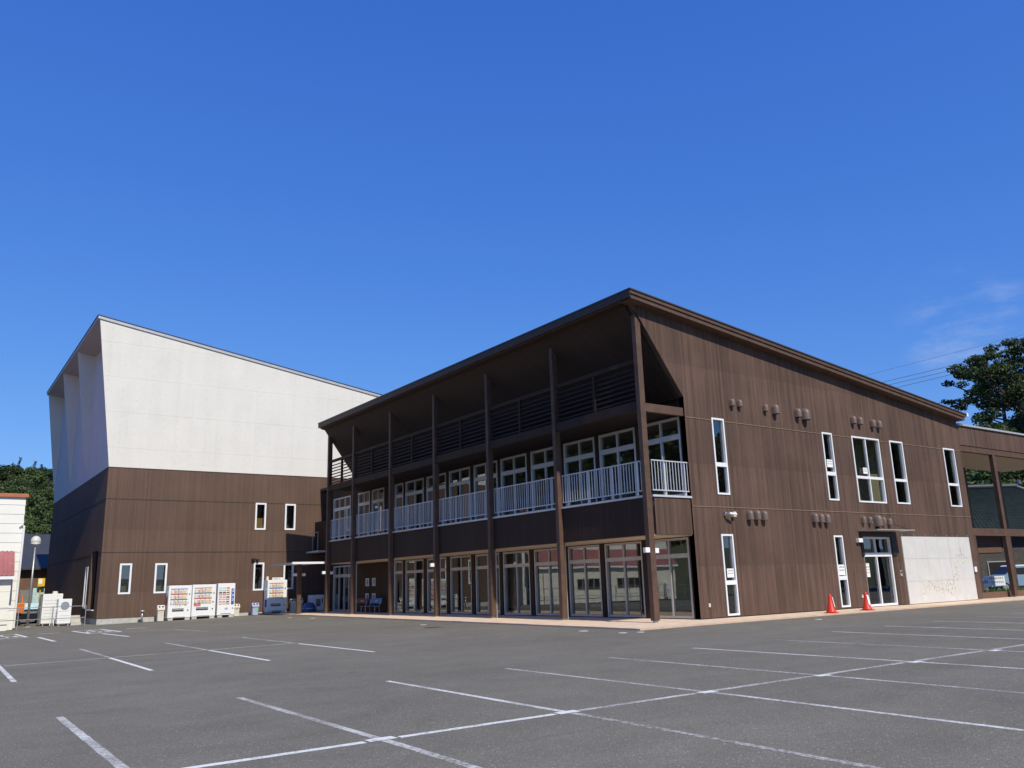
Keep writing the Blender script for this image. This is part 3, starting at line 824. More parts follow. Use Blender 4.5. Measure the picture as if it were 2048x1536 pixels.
# railings
bal = None
def railing(F, u0, u1, posts):
    global bal
    mb = MB()
    mb.fbox(F, u0, u1, -0.022, 0.022, 5.76, 5.80); mb.fbox(F, u0, u1, -0.018, 0.018, 4.66, 4.70)
    for p in posts:
        mb.fbox(F, p - 0.045, p + 0.045, -0.09, -0.03, 4.50, 5.755); mb.fbox(F, p - 0.02, p + 0.02, -0.03, 0.0, 4.50, 4.655)
    r = mb.build('railing', M['rail'], MAIN)
    n = int(round((u1 - u0) / 0.158)); st = (u1 - u0 - 0.06) / n
    for k in range(n + 1):
        u = u0 + 0.03 + k * st
        loc = (u, F[1], 5.23) if F[0] == 'y' else (F[1], u, 5.23)
        if bal is None:
            mb = MB(); mb.box(-0.012, 0.012, -0.012, 0.012, -0.53, 0.53); bal = mb.build('baluster', M['rail'], r); o = bal
        else:
            o = share(bal, r, loc)
        o.location = loc
for a, b in zip(py, py[1:]):
    w = b - a
    railing(('x', -2.05), a + 0.26, b - 0.04, [a + 0.26 + w * t for t in (0.10, 0.36, 0.63, 0.88)])
railing(('y', 0.08), -1.92, 0.0, [-1.2, -0.15])

# window wall on the balcony side
gw = [(0.34, 2.50), (2.86, 5.12), (5.42, 7.58), (7.92, 10.12), (10.47, 12.70), (13.0, 15.22), (15.6, 17.76), (18.12, 20.3), (20.66, 22.88), (23.18, 24.25)]
uw = gw + [(25.72, 27.47), (27.77, 29.53), (30.73, 33.58)]
holes = [(a, b, 0.03, 3.0) for a, b in gw] + [(a, b, 4.56, 7.64) for a, b in uw] + [(30.0, 33.4, 0.03, 3.0)]
sw = [(27.81, 28.26), (26.88, 27.32)]
holes += [(a, b, c, d) for a, b in sw for c, d in ((1.60, 2.08), (0.74, 1.14))]
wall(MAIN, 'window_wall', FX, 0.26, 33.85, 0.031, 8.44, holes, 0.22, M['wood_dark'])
mb = MB(); mb.box(0.0, 0.3, 0.002, 0.259, 0.031, 8.4); mb.build('corner_post', M['wood'], MAIN)
for a, b in gw:
    sp = ((0.5,), (0.5,)) if b - a > 1.5 else ((), ())
    window(MAIN, FX, a + 0.003, b - 0.003, 0.033, 2.997, M['alu'], [2.33], 0.16, sp, 0.065, 0.085)
for a, b in uw:
    sp = ((0.5,), (0.5,)) if 1.5 < b - a < 2.6 else (((0.34, 0.67), (0.34, 0.67)) if b - a > 2.6 else ((), ()))
    window(MAIN, FX, a + 0.003, b - 0.003, 4.563, 7.637, M['rail'], [6.87], 0.20, sp, 0.07, 0.085)
window(MAIN, FX, 30.003, 33.397, 0.033, 2.997, M['alu'], [2.33], 0.2, ((0.27, 0.5, 0.74), (0.27, 0.5, 0.74)), 0.06, 0.085, name='entrance_door')
for a, b in sw:
    for c, d in ((1.60, 2.08), (0.74, 1.14)):
        window(MAIN, FX, a + 0.003, b - 0.003, c + 0.003, d - 0.003, M['white_frame'], fw=0.05, name='small_window')
# pilasters between the ground-floor windows
for a, b in zip(gw, gw[1:]):
    mb = MB(); mb.box(-0.02, 0.048, a[1] + 0.03, b[0] - 0.03, 0.03, 3.02); mb.build('pilaster', M['wood_dark'], MAIN)
# far end, back, floors and partitions
mb = MB(); mb.prism([(0.28, 0.02), (20.4, 0.02), (20.4, ztop(20.4) - 0.37), (0.28, ztop(0.28) - 0.37)], 'y', 29.0, 29.3); mb.build('end_wall', M['wood'], MAIN)
mb = MB(); mb.box(20.42, 20.70, 0.27, 29.3, 0.03, ztop(20.72) - 0.37); mb.build('back_wall', M['wood'], MAIN)
mb = MB(); mb.box(0.3, 20.4, 0.27, 28.98, 0.0, 0.03); mb.build('floor', M['interior_floor'], MAIN)
mb = MB(); mb.box(0.3, 20.4, 0.27, 28.98, 3.5, 4.3); mb.build('floor', M['soffit'], MAIN)
mb = MB(); mb.box(0.3, 20.4, 0.27, 28.98, 8.1, 8.3); mb.build('inner_ceiling', M['beige_wall'], MAIN)
for x0, x1, y0, y1, z0, z1, nm in ((6.5, 6.65, 0.28, 28.9, 0.05, 3.49, 'M'), (7.2, 7.35, 0.28, 28.9, 4.31, 8.09, 'M'), (9.9, 10.05, 0.28, 4.0, 4.31, 8.09, 'M'), (10.06, 20.3, 4.0, 4.15, 4.31, 8.09, 'M'), (7.4, 20.3, 5.0, 5.15, 0.05, 3.49, 'M'), (10.2, 15.6, 1.3, 1.4, 4.31, 8.09, 'M'), (18.0, 20.3, 2.0, 2.1, 4.31, 8.09, 'M')):
    mb = MB(); mb.box(x0, x1, y0, y1, z0, z1); mb.build('partition', M['beige_wall'], MAIN)
mb = MB(); mb.prism([(7.5, 0.05), (13.0, 3.3), (13.0, 3.0), (8.0, 0.05)], 'y', 2.2, 3.6); mb.build('stair', M['beige_wall'], MAIN)
# link block towards the hall
mb = MB(); mb.box(0.28, 12.0, 29.32, 35.95, 0.0, 0.03); mb.build('floor', M['interior_floor'], MAIN)
mb = MB(); mb.box(0.28, 12.0, 33.62, 33.85, 0.03, 8.44); mb.build('link_wall', M['wood_dark'], MAIN)
mb = MB(); mb.box(0.0, 12.2, 29.48, 35.98, 8.45, 8.62); mb.build('link_roof', M['roof_metal'], MAIN)
mb = MB(); mb.box(0.30, 12.0, 29.32, 33.6, 3.5, 4.3); mb.build('floor', M['soffit'], MAIN)
mb = MB(); mb.box(5.0, 5.15, 29.32, 33.6, 0.05, 8.3); mb.build('partition', M['beige_wall'], MAIN)
mb = MB(); mb.box(-0.35, 6.0, 34.0, 35.97, 3.9, 6.2); mb.build('link_bay', M['wood_dark'], MAIN)
mb = MB(); mb.box(-0.95, -0.36, 33.9, 35.97, 4.0, 4.12); lb = mb.build('link_balcony', M['plinth'], MAIN)
mb = MB()
for y in (33.95, 34.9): mb.box(-0.94, -0.90, y, y + 0.04, 4.12, 5.35)
mb.box(-0.94, -0.90, 33.95, 35.9, 5.35, 5.39); mb.build('link_rail', M['steel'], lb)

# entrance canopy
EC = thing('entrance_canopy', 'thin flat white edged canopy between brown building and hall', 'canopy', (-3.3, 31.2, 0))
mb = MB(); mb.box(-4.42, -2.30, 29.46, 33.0, 3.10, 3.15); mb.build('deck', M['white_frame'], EC)
mb = MB(); mb.box(-4.42, -2.30, 29.37, 29.458, 3.07, 3.20); mb.build('fascia', M['white_plastic'], EC)
mb = MB(); mb.box(-4.49, -4.422, 29.37, 33.0, 3.07, 3.18); mb.build('side_fascia', M['alu'], EC)
mb = MB(); mb.box(-3.36, -3.10, 31.2, 31.4, 0.005, 3.098); mb.build('post', M['beam'], EC)
for x in (-3.60, -3.03):
    mb = MB(); mb.box(x, x + 0.2, 31.22, 31.38, 2.36, 2.54); mb.build('wall_lamp', M['lamp_box'], EC, bevel=0.01)

# ------------------------------------------------------------------ hall
HY = 36.0
HALL = thing('concert_hall', 'tall hall of pale concrete above dark brown boarding with slanting roof', 'building', (-14.25, 36.0, -0.25))
hz = lambda x: 19.22 - 0.157 * (x + 15.55)
FH = ('y', HY); FL = ('x', -14.25)
hw = [(-13.14, -12.43, 1.56, 3.44), (-11.05, -10.3, 1.55, 3.43), (-4.68, -3.95, 1.54, 3.40), (-2.57, -1.84, 1.56, 3.34), (-4.72, -3.96, 5.63, 7.48), (-2.60, -1.82, 5.64, 7.47)]
wall(HALL, 'front_boarding', FH, -14.25, 14.0, 0.14, 9.5, hw, 0.3, M['wood_hall'])
for a, b, c, d in hw:
    window(HALL, FH, a, b, c, d, M['white_frame'], fw=0.11)
    mb = MB(); mb.box(a - 0.2, b + 0.2, HY + 1.2, HY + 1.25, c - 0.3, d + 0.3); mb.box(a - 0.4, a - 0.3, HY + 0.3, HY + 1.19, c - .3, d + .3); mb.box(b + 0.3, b + 0.4, HY + 0.3, HY + 1.19, c - .3, d + .3); mb.box(a - .3, b + .3, HY + .31, HY + 1.19, d + .31, d + .35); mb.build('room_lining', M['grey_wall'], HALL)
mb = MB(); mb.box(-4.6, -4.1, HY + 0.25, HY + 0.35, 5.72, 6.45); mb.build('storage_box', plain('cardboard', (0.50, 0.30, 0.10), 0.8), HALL)
op = (37.16, 39.45, 0.67, 4.32); lw = (40.4, 41.35, 0.72, 3.4)
wall(HALL, 'end_boarding', FL, 36.301, 61.5, 0.14, 9.5, [op, lw], 0.3, M['wood_hall'])
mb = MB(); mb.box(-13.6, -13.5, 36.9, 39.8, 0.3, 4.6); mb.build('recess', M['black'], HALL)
window(HALL, FL, lw[0], lw[1], lw[2], lw[3], M['white_frame'], fw=0.12)
mb = MB(); mb.box(-14.36, -14.252, op[0], op[1], op[2] - 0.06, op[2]); mb.build('sill', M['white_frame'], HALL)
mb = MB(); mb.box(-14.215, 13.9, 36.03, 61.4, -0.4, 0.14); mb.build('plinth', M['plinth'], HALL)
for z in (4.13, 7.47):
    xs = [-14.26]
    for h in sorted(hw):
        if h[2] < z + 0.02 and z < h[3] + 0.02: xs += [h[0] - .004, h[1] + .004]
    xs.append(13.9)
    for a, b in zip(xs[::2], xs[1::2]):
        mb = MB(); mb.box(a, b, HY - 0.012, HY - 0.001, z - 0.025, z + 0.025); mb.build('board_joint', M['joint'], HALL)
    for a, b in (((-1, 37.15), (39.46, 61.4)) if z < 5 else ((-1, 61.4),)):
        mb = MB(); mb.box(-14.262, -14.251, max(a, 36.0), b, z - 0.025, z + 0.025); mb.build('board_joint', M['joint'], HALL)
mb = MB(); mb.box(-14.27, 13.95, HY - 0.02, HY - 0.001, 9.47, 9.50); mb.build('drip_edge', M['roof_metal'], HALL)
mb = MB(); mb.box(-13.3, 13.9, 37.4, 61.4, -0.3, 9.49); mb.build('lower_core', M['wood_hall'], HALL)
# concrete storey
mb = MB(); mb.prism([(-14.24, 9.501), (13.9, 9.501), (13.9, hz(13.9) - 0.05), (-14.24, hz(-14.24) - 0.05)], 'y', HY + 0.010, 61.5); CB = mb.build('concrete_core', M['concrete'], HALL)
lean = (15.5 - 14.25) / (19.2 - 9.5)
face = [(-14.25, 9.502), (14.0, 9.502), (14.0, hz(14.0) - 0.03), (-15.5, hz(-15.5) - 0.03)]
cols = [-16.0] + [-13.05 + 2.7 * k for k in range(11)]; rows = [9.4, 10.76, 13.1, 15.42, 17.72, 20.0]
gap = 0.003
for a, b in zip(cols, cols[1:]):
    for c, d in zip(rows, rows[1:]):
        p = face
        for A_, B_, C_ in ((-1, 0, -(a + gap)), (1, 0, b - gap), (0, -1, -(c + gap)), (0, 1, d - gap)):
            p = clip(p, A_, B_, C_)
            if not p: break
        if len(p) >= 3:
            mb = MB(); mb.prism(p, 'y', HY - random.uniform(0, 0.004), HY + (0.06 if b > -14.3 else 0.06)); mb.build('concrete_panel', M['concrete'], HALL)
# the wing that carries the eave forward, and two more fins behind it
def fin(y0, y1):
    mb = MB(); mb.prism([(-14.205, 9.6), (-14.205, hz(-14.2) - 0.05), (-15.48, hz(-15.48) - 0.05)], 'y', y0, y1)
    return mb.build('concrete_fin', M['concrete'], HALL)
fin(36.061, 36.35); fin(45.0, 45.3); fin(52.3, 52.6); fin(61.2, 61.5)
ycols = [36.35 + 2.7 * k for k in range(10)] + [61.5]
for a, b in zip(ycols, ycols[1:]):
    for c, d in zip(rows, rows[1:]):
        c = max(c, 9.502); d = min(d, hz(-14.25) - 0.05)
        mb = MB(); mb.box(-14.252 - random.uniform(0, .004), -14.2, a + gap, b - gap, c + gap, d - gap); mb.build('concrete_panel', M['concrete'], HALL)
mb = MB(); mb.prism([(-15.62, hz(-15.62) + 0.16), (14.1, hz(14.1) + 0.16), (14.1, hz(14.1) - 0.04), (-15.62, hz(-15.62) - 0.04)], 'y', HY - 0.08, 61.6); mb.build('roof', plain('roof_edge_metal', (0.46, 0.46, 0.47), 0.45, 0.2, 0.08), HALL)
mb = MB(); mb.prism([(-15.66, hz(-15.66) + 0.20), (14.14, hz(14.14) + 0.20), (14.14, hz(14.14) + 0.163), (-15.66, hz(-15.66) + 0.163)], 'y', HY - 0.12, 61.64); mb.build('roof_cap', M['slate'], HALL)
# small floodlight above the lower window
mb = MB(); mb.box(-4.86, -4.62, HY - 0.22, HY - 0.02, 3.55, 3.68); mb.box(-4.55, -4.38, HY - 0.22, HY - 0.02, 3.50, 3.63); mb.build('floodlight', M['black'], HALL)

# ------------------------------------------------------------------ annex on the left
AX = thing('annex_building', 'white lap sided building with red corrugated lean-to beside the hall', 'building', (-18.55, 37.1, -0.25))
ay = 37.1; ax0, ax1 = -36.0, -18.55
mb = MB(); mb.box(ax0 + .02, ax1 - .02, ay + 0.02, 49.0, -0.4, 7.50); mb.build('core', M['white_siding'], AX)
z = -0.3
while z < 7.42:
    h = min(0.565, 7.45 - z)
    mb = MB(); mb.prism([(ay + 0.02, z), (ay - 0.012, z), (ay + 0.010, z + h - 0.004), (ay + 0.02, z + h - 0.004)], 'x', ax0, ax1); mb.build('siding_board', M['white_siding'], AX); z += 0.565
z = -0.3
while z < 7.42:
    h = min(0.565, 7.45 - z)
    mb = MB(); mb.prism([(ax1 - 0.02, z), (ax1 + 0.028, z), (ax1 - 0.012, z + h - 0.006), (ax1 - 0.02, z + h - 0.006)], 'y', ay + 0.03, 49.0); mb.build('siding_board', M['white_siding'], AX); z += 0.565
mb = MB(); mb.box(ax0 - .1, ax1 + .12, ay - 0.14, 49.1, 7.502, 7.72); mb.build('roof_edge', M['rust_trim'], AX)
# lean-to
ly = 36.0
lwh = [(-31.2, -28.2, 0.75, 1.72), (-26.2, -23.6, 0.75, 1.72)]
wall(AX, 'lean_to_wall', ('y', ly), ax0 + 0.2, -18.95, -0.35, 2.62, lwh, 0.15, M['cream_siding'])
for h in lwh:
    window(AX, ('y', ly), *h, M['alu'], splits=((0.25, 0.5, 0.75),), fw=0.05)
mb = MB(); mb.box(ax0 + .3, -19.0, ly + 0.9, ly + 0.95, -0.3, 2.6); mb.build('inner_wall', M['dark'], AX)
for zz in (0.35, 1.0, 1.9):
    mb = MB(); mb.box(-23.4, -18.96, ly - 0.012, ly - 0.001, zz, zz + 0.02); mb.build('panel_seam', M['cream_plastic'], AX)
n = 300; mb = MB()
for i in range(n + 1):
    x = ax0 + 0.1 + (-18.85 - ax0 - 0.1) * i / n
    o_ = 0.025 * math.sin(i * math.pi / 2.0)
    mb.v += [(x, ay - 0.02, 4.28 + o_), (x, ly - 0.30, 2.82 + o_), (x, ly - 0.30, 2.80 + o_), (x, ay - 0.02, 4.26 + o_)]
for i in range(n):
    a = 4 * i; mb.f += [(a, a + 4, a + 5, a + 1), (a + 1, a + 5, a + 6, a + 2), (a + 3, a + 2, a + 6, a + 7)]
mb.build('corrugated_roof', M['red_roof'], AX, recalc=False)
mb = MB(); mb.box(ax0 + 0.1, -18.86, ly - 0.34, ly - 0.25, 2.60, 2.77); mb.build('gutter', M['white_plastic'], AX)
for x in (-19.9, -23.0, -27.3, -33.0):
    mb = MB(); mb.tube([(x, ly - 0.28, 2.6), (x, ly - 0.08, 2.4), (x, ly - 0.08, -0.2)], 0.045, 8); mb.build('downpipe', M['cream_plastic'], AX)
mb = MB(); mb.tube([(-18.72, ay - 0.1, 5.75), (-18.62, ay - 0.12, 5.85), (-18.5, ay - 0.12, 5.75), (-18.5, ay - 0.12, -0.2)], 0.06, 8); mb.build('downpipe', M['white_plastic'], AX)
mb = MB(); mb.box(-34.6, -34.0, ly - 0.45, ly - 0.05, -0.2, 1.1); mb.build('meter_cabinet', M['white_plastic'], AX, bevel=0.02)

# pipe fence
FN = thing('pipe_fence', 'low grey pipe fence in front of the white annex', 'fence', (-20, 35.1, -0.3))
for zz in (0.95, 0.28):
    mb = MB(); mb.tube([(-36, 35.1, zz), (-15.0, 35.1, zz)], 0.022, 6); mb.build('rail', M['steel'], FN)
x = -36.0
while x < -14.9:
    mb = MB(); mb.tube([(x, 35.1, -0.35), (x, 35.1, 0.97)], 0.026, 6); mb.build('fence_post', M['steel'], FN); x += 1.75

# ------------------------------------------------------------------ yard between annex and hall
LP = thing('street_lamp', 'slim grey lamp post with a single round globe', 'street lamp', (-17.55, 39.5, -0.28))
mb = MB(); mb.tube([(-17.55, 39.5, -0.28), (-17.55, 39.5, 4.75)], [0.085, 0.05], 10); mb.build('pole', M['steel'], LP, smooth=True)
mb = MB(); mb.lathe(-17.55, 39.5, [(0.02, 4.70), (0.10, 4.72), (0.20, 4.78), (0.30, 4.90)], 16); mb.build('collar', M['white_plastic'], LP, smooth=True)
mb = MB(); mb.lathe(-17.55, 39.5, [(0.301 * math.cos(a), 5.0 + 0.34 * math.sin(a)) for a in [-0.3 + i * 0.233 for i in range(8)]] + [(0.01, 5.34)], 20); mb.build('globe', M['lamp_glass'], LP, smooth=True)
mb = MB(); mb.box(-17.7, -17.4, 39.35, 39.65, -0.28, -0.2); mb.build('base_plate', M['steel'], LP)

def unit(name, label, x0, x1, y0, y1, z1, slats):
    t = thing(name, label, 'outdoor unit', ((x0 + x1) / 2, y0, -0.25))
    mb = MB(); mb.box(x0, x1, y0, y1, -0.12, z1); mb.build('casing', M['white_plastic'], t, bevel=0.02)
    for a in (x0 + 0.08, x1 - 0.16):
        mb = MB(); mb.box(a, a + 0.08, y0 + 0.02, y1 - 0.02, -0.25, -0.121); mb.build('foot', M['steel'], t)
    for k in range(slats):
        zz = 0.1 + k * (z1 - 0.3) / slats
        mb = MB(); mb.box(x0 + 0.08, x1 - 0.08, y0 - 0.012, y0 - 0.001, zz, zz + 0.025); mb.build('louvre_slat', M['cream_plastic'], t)
    return t
u1_ = unit('heat_pump_unit', 'tall white heat pump cabinet with a cap on its lid', -16.75, -15.62, 40.2, 41.8, 1.72, 7)
mb = MB(); mb.lathe(-16.0, 40.9, [(0.16, 1.721), (0.16, 1.84), (0.12, 1.88)], 14); mb.build('exhaust_cap', M['cream_plastic'], u1_)
for k in range(6):
    mb = MB(); mb.tube([(-16.80, 40.3 + k * 0.22, -0.2), (-16.80, 40.3 + k * 0.22, 1.6)], 0.03, 6); mb.build('pipe', M['steel'], u1_)
u2_ = unit('outdoor_condenser', 'smaller white condenser box with round grille beside fence', -16.1, -15.35, 38.2, 39.0, 1.38, 4)
mb = MB(); mb.tube([(-15.72, 38.185, 0.98), (-15.72, 38.17, 0.98)], 0.24, 20); mb.build('fan_grille', M['steel'], u2_)
for k in range(3):
    mb = MB(); mb.tube([(-16.45 + 0.1 * k, 38.4, -0.2), (-16.45 + 0.1 * k, 38.4, 0.9 - 0.1 * k), (-16.1, 38.4, 0.9 - 0.1 * k)], 0.028, 6); mb.build('pipe', M['white_plastic'], u2_)
ST = thing('block_steps', 'cream concrete block steps against the brown hall wall', 'steps', (-14.9, 38.2, -0.25))
for k in range(3):
    mb = MB(); mb.box(-15.3 + k * 0.02, -14.72 - 0.0 * k, 38.3 + 0.3 * k, 39.3, -0.25 + 0.2 * k, -0.25 + 0.2 * (k + 1) - 0.004); mb.build('step', M['block'], ST)

SP = thing('tap_post', 'short stainless standpipe by the hall plinth', 'standpipe', (-11.75, 35.4, -0.2))
mb = MB(); mb.tube([(-11.75, 35.4, -0.2), (-11.75, 35.4, 0.46)], 0.055, 12); mb.build('pipe', M['steel'], SP, smooth=True)
mb = MB(); mb.lathe(-11.75, 35.4, [(0.15, 0.46), (0.16, 0.50), (0.10, 0.55), (0.03, 0.57)], 14); mb.build('cap', M['steel'], SP, smooth=True)

# things deep in the yard
SH = thing('yard_shed', 'low brown shed with slate roof behind the white annex', 'shed', (-15, 64, -0.2))
mb = MB(); mb.box(-19.5, -10.0, 64, 70, -0.4, 3.9); mb.build('wall', M['umber'], SH)
mb = MB(); mb.prism([(63.3, 3.91), (63.3, 4.05), (67, 5.4), (70.7, 4.05), (70.7, 3.91)], 'x', -20.0, -9.6); mb.build('roof', M['slate'], SH)
mb = MB(); mb.box(-15.9, -14.9, 63.97, 63.999, 0.1, 2.2); mb.build('door', M['grey_wall'], SH)
HS = thing('tiled_house', 'dark roofed house half hidden behind the yard shed', 'house', (-12, 80, -0.3))
mb = MB(); mb.box(-18, -6, 80, 88, -0.6, 5.6); mb.build('wall', M['grey_wall'], HS)
mb = MB(); mb.prism([(79, 5.61), (79, 5.75), (84, 8.3), (89, 5.75), (89, 5.61)], 'x', -19, -5); mb.build('roof', M['slate'], HS)
mb = MB(); mb.box(-15.5, -12, 79.95, 79.999, 3.9, 5.0); mb.build('window', M['white_frame'], HS)
YC = thing('yellow_cabinet', 'yellow control cabinet on a post with a pale blue board', 'cabinet', (-15.85, 50.2, -0.25))
mb = MB(); mb.tube([(-15.85, 50.3, -0.25), (-15.85, 50.3, 2.3)], 0.05, 8); mb.build('post', M['yellow'], YC)
mb = MB(); mb.box(-16.08, -15.62, 50.0, 50.4, 2.3, 2.9); mb.build('box', M['yellow'], YC, bevel=0.015)
mb = MB(); mb.box(-16.05, -15.8, 49.985, 49.998, 2.5, 2.85); mb.build('label_plate', M['paper'], YC)
mb = MB(); mb.box(-16.3, -15.55, 50.42, 50.5, 1.0, 2.2); mb.build('board', M['pale_blue'], YC)
OB = thing('orange_cart', 'orange wheeled cart parked behind the fence', 'cart', (-17.75, 44.5, -0.25))
mb = MB(); mb.prism([(44.2, 0.55), (45.1, 0.55), (45.2, 1.15), (44.1, 1.15)], 'x', -18.2, -17.35); mb.build('tub', M['orange'], OB)
for y in (44.35, 45.0):
    mb = MB(); mb.tube([(-18.05, y, -0.03), (-17.5, y, -0.03)], 0.22, 14); mb.build('wheel', M['tyre'], OB)
mb = MB(); mb.tube([(-18.1, 45.1, 1.1), (-18.1, 45.6, 1.7), (-17.4, 45.6, 1.7), (-17.4, 45.1, 1.1)], 0.035, 8); mb.build('handle', M['orange'], OB)
mb = MB(); mb.box(-18.0, -17.5, 44.4, 44.95, 0.2, 0.549); mb.build('chassis', M['black'], OB)

# ------------------------------------------------------------------ vehicles
def wheel(parent, x, y, r, w):
    mb = MB(); mb.tube([(x, y - w / 2, r), (x, y + w / 2, r)], r, 20); t = mb.build('wheel', M['tyre'], parent)
    mb = MB(); mb.tube([(x, y - w / 2 - 0.01, r), (x, y - w / 2 + 0.02, r)], r * 0.62, 16); mb.build('rim', M['steel'], t)
def car(name, label, prof, half, glassp, paint_, L, roofmat=None):
    t = thing(name, label, 'car')
    mb = MB(); mb.prism(prof, 'y', -half, half); b = mb.build('body', paint_, t, bevel=0.05, smooth=False)
    for pl in glassp:
        mb = MB(); mb.prism(pl, 'y', -half - 0.012, -half + 0.02); mb.build('side_window', M['black'], t)
    for x in (L * 0.18, L * 0.80): wheel(t, x, -half + 0.08, 0.30, 0.2); wheel(t, x, half - 0.08, 0.30, 0.2)
    return t
van = car('minivan', 'pale blue minivan with white roof parked beyond the walkway', [(0, 0.32), (0.0, 0.75), (0.15, 0.98), (0.95, 1.12), (1.55, 1.66), (4.3, 1.68), (4.45, 1.5), (4.5, 0.32)], 0.8,
          [[(1.15, 1.12), (1.62, 1.56), (2.6, 1.58), (2.6, 1.12)], [(2.7, 1.12), (2.7, 1.58), (4.15, 1.58), (4.25, 1.12)]], M['car_blue'], 4.5)
mb = MB(); mb.prism([(1.5, 1.66), (1.65, 1.76), (4.25, 1.78), (4.35, 1.68)], 'y', -0.74, 0.74); mb.build('roof', M['car_white'], van, bevel=0.02)
mb = MB(); mb.prism([(0.98, 1.14), (1.53, 1.645), (1.50, 1.655), (0.94, 1.15)], 'y', -0.70, 0.70); mb.build('windscreen', M['black'], van)
mb = MB(); mb.box(-0.06, 0.0, -0.7, 0.7, 0.34, 0.56); mb.build('bumper', M['car_white'], van)
for y in (-0.74, 0.5):
    mb = MB(); mb.box(-0.02, 0.1, y, y + 0.24, 0.66, 0.82); mb.build('headlight', M['white_plastic'], van)
van.location = (37.6, 7.9, -0.06); van.rotation_euler = (0, 0, RAD(-34))
wc = car('hatchback', 'small white hatchback nosed in behind the shrub', [(0, 0.28), (0.0, 0.62), (0.9, 0.85), (1.5, 1.38), (3.0, 1.42), (3.6, 0.95), (3.65, 0.3)], 0.75,
         [[(1.1, 0.88), (1.55, 1.30), (2.3, 1.33), (2.3, 0.88)], [(2.38, 0.88), (2.38, 1.33), (2.95, 1.32), (3.3, 0.92)]], M['car_white'], 3.65)
wc.location = (34.6, 9.6, -0.06); wc.rotation_euler = (0, 0, RAD(100))
bc = car('black_car', 'black saloon parked behind the pipe fence', [(0, 0.28), (0.0, 0.72), (1.1, 0.92), (1.8, 1.42), (3.3, 1.44), (4.0, 1.0), (4.5, 0.95), (4.5, 0.3)], 0.8,
         [[(1.45, 0.95), (1.85, 1.35), (2.6, 1.36), (2.6, 0.95)], [(2.7, 0.95), (2.7, 1.36), (3.25, 1.35), (3.7, 0.98)]], M['car_black'], 4.5)
mb = MB(); mb.prism([(1.2, 0.99), (1.78, 1.41), (1.74, 1.43), (1.15, 1.0)], 'y', -0.7, 0.7); mb.build('windscreen', M['pale_blue'], bc)
bc.location = (-17.0, 47.2, -0.28); bc.rotation_euler = (0, 0, RAD(80))

# ------------------------------------------------------------------ vending machines
ISL = NT('can_labels'); g_ = ISL.n("NewGeometry")
M['cans'] = ISL.done(ISL.ramp(g_.outputs["Random Per Island"], [(0.0, (0.55, 0.20, 0.17)), (0.14, (0.62, 0.52, 0.26)), (0.28, (0.30, 0.48, 0.66)), (0.42, (0.70, 0.70, 0.68)), (0.58, (0.40, 0.54, 0.32)), (0.70, (0.42, 0.29, 0.22)), (0.82, (0.26, 0.30, 0.46)), (0.92, (0.66, 0.42, 0.28))]), 0.4)
for n in [x for x in ISL.t.nodes if x.type == 'VALTORGB']: n.color_ramp.interpolation = 'CONSTANT'

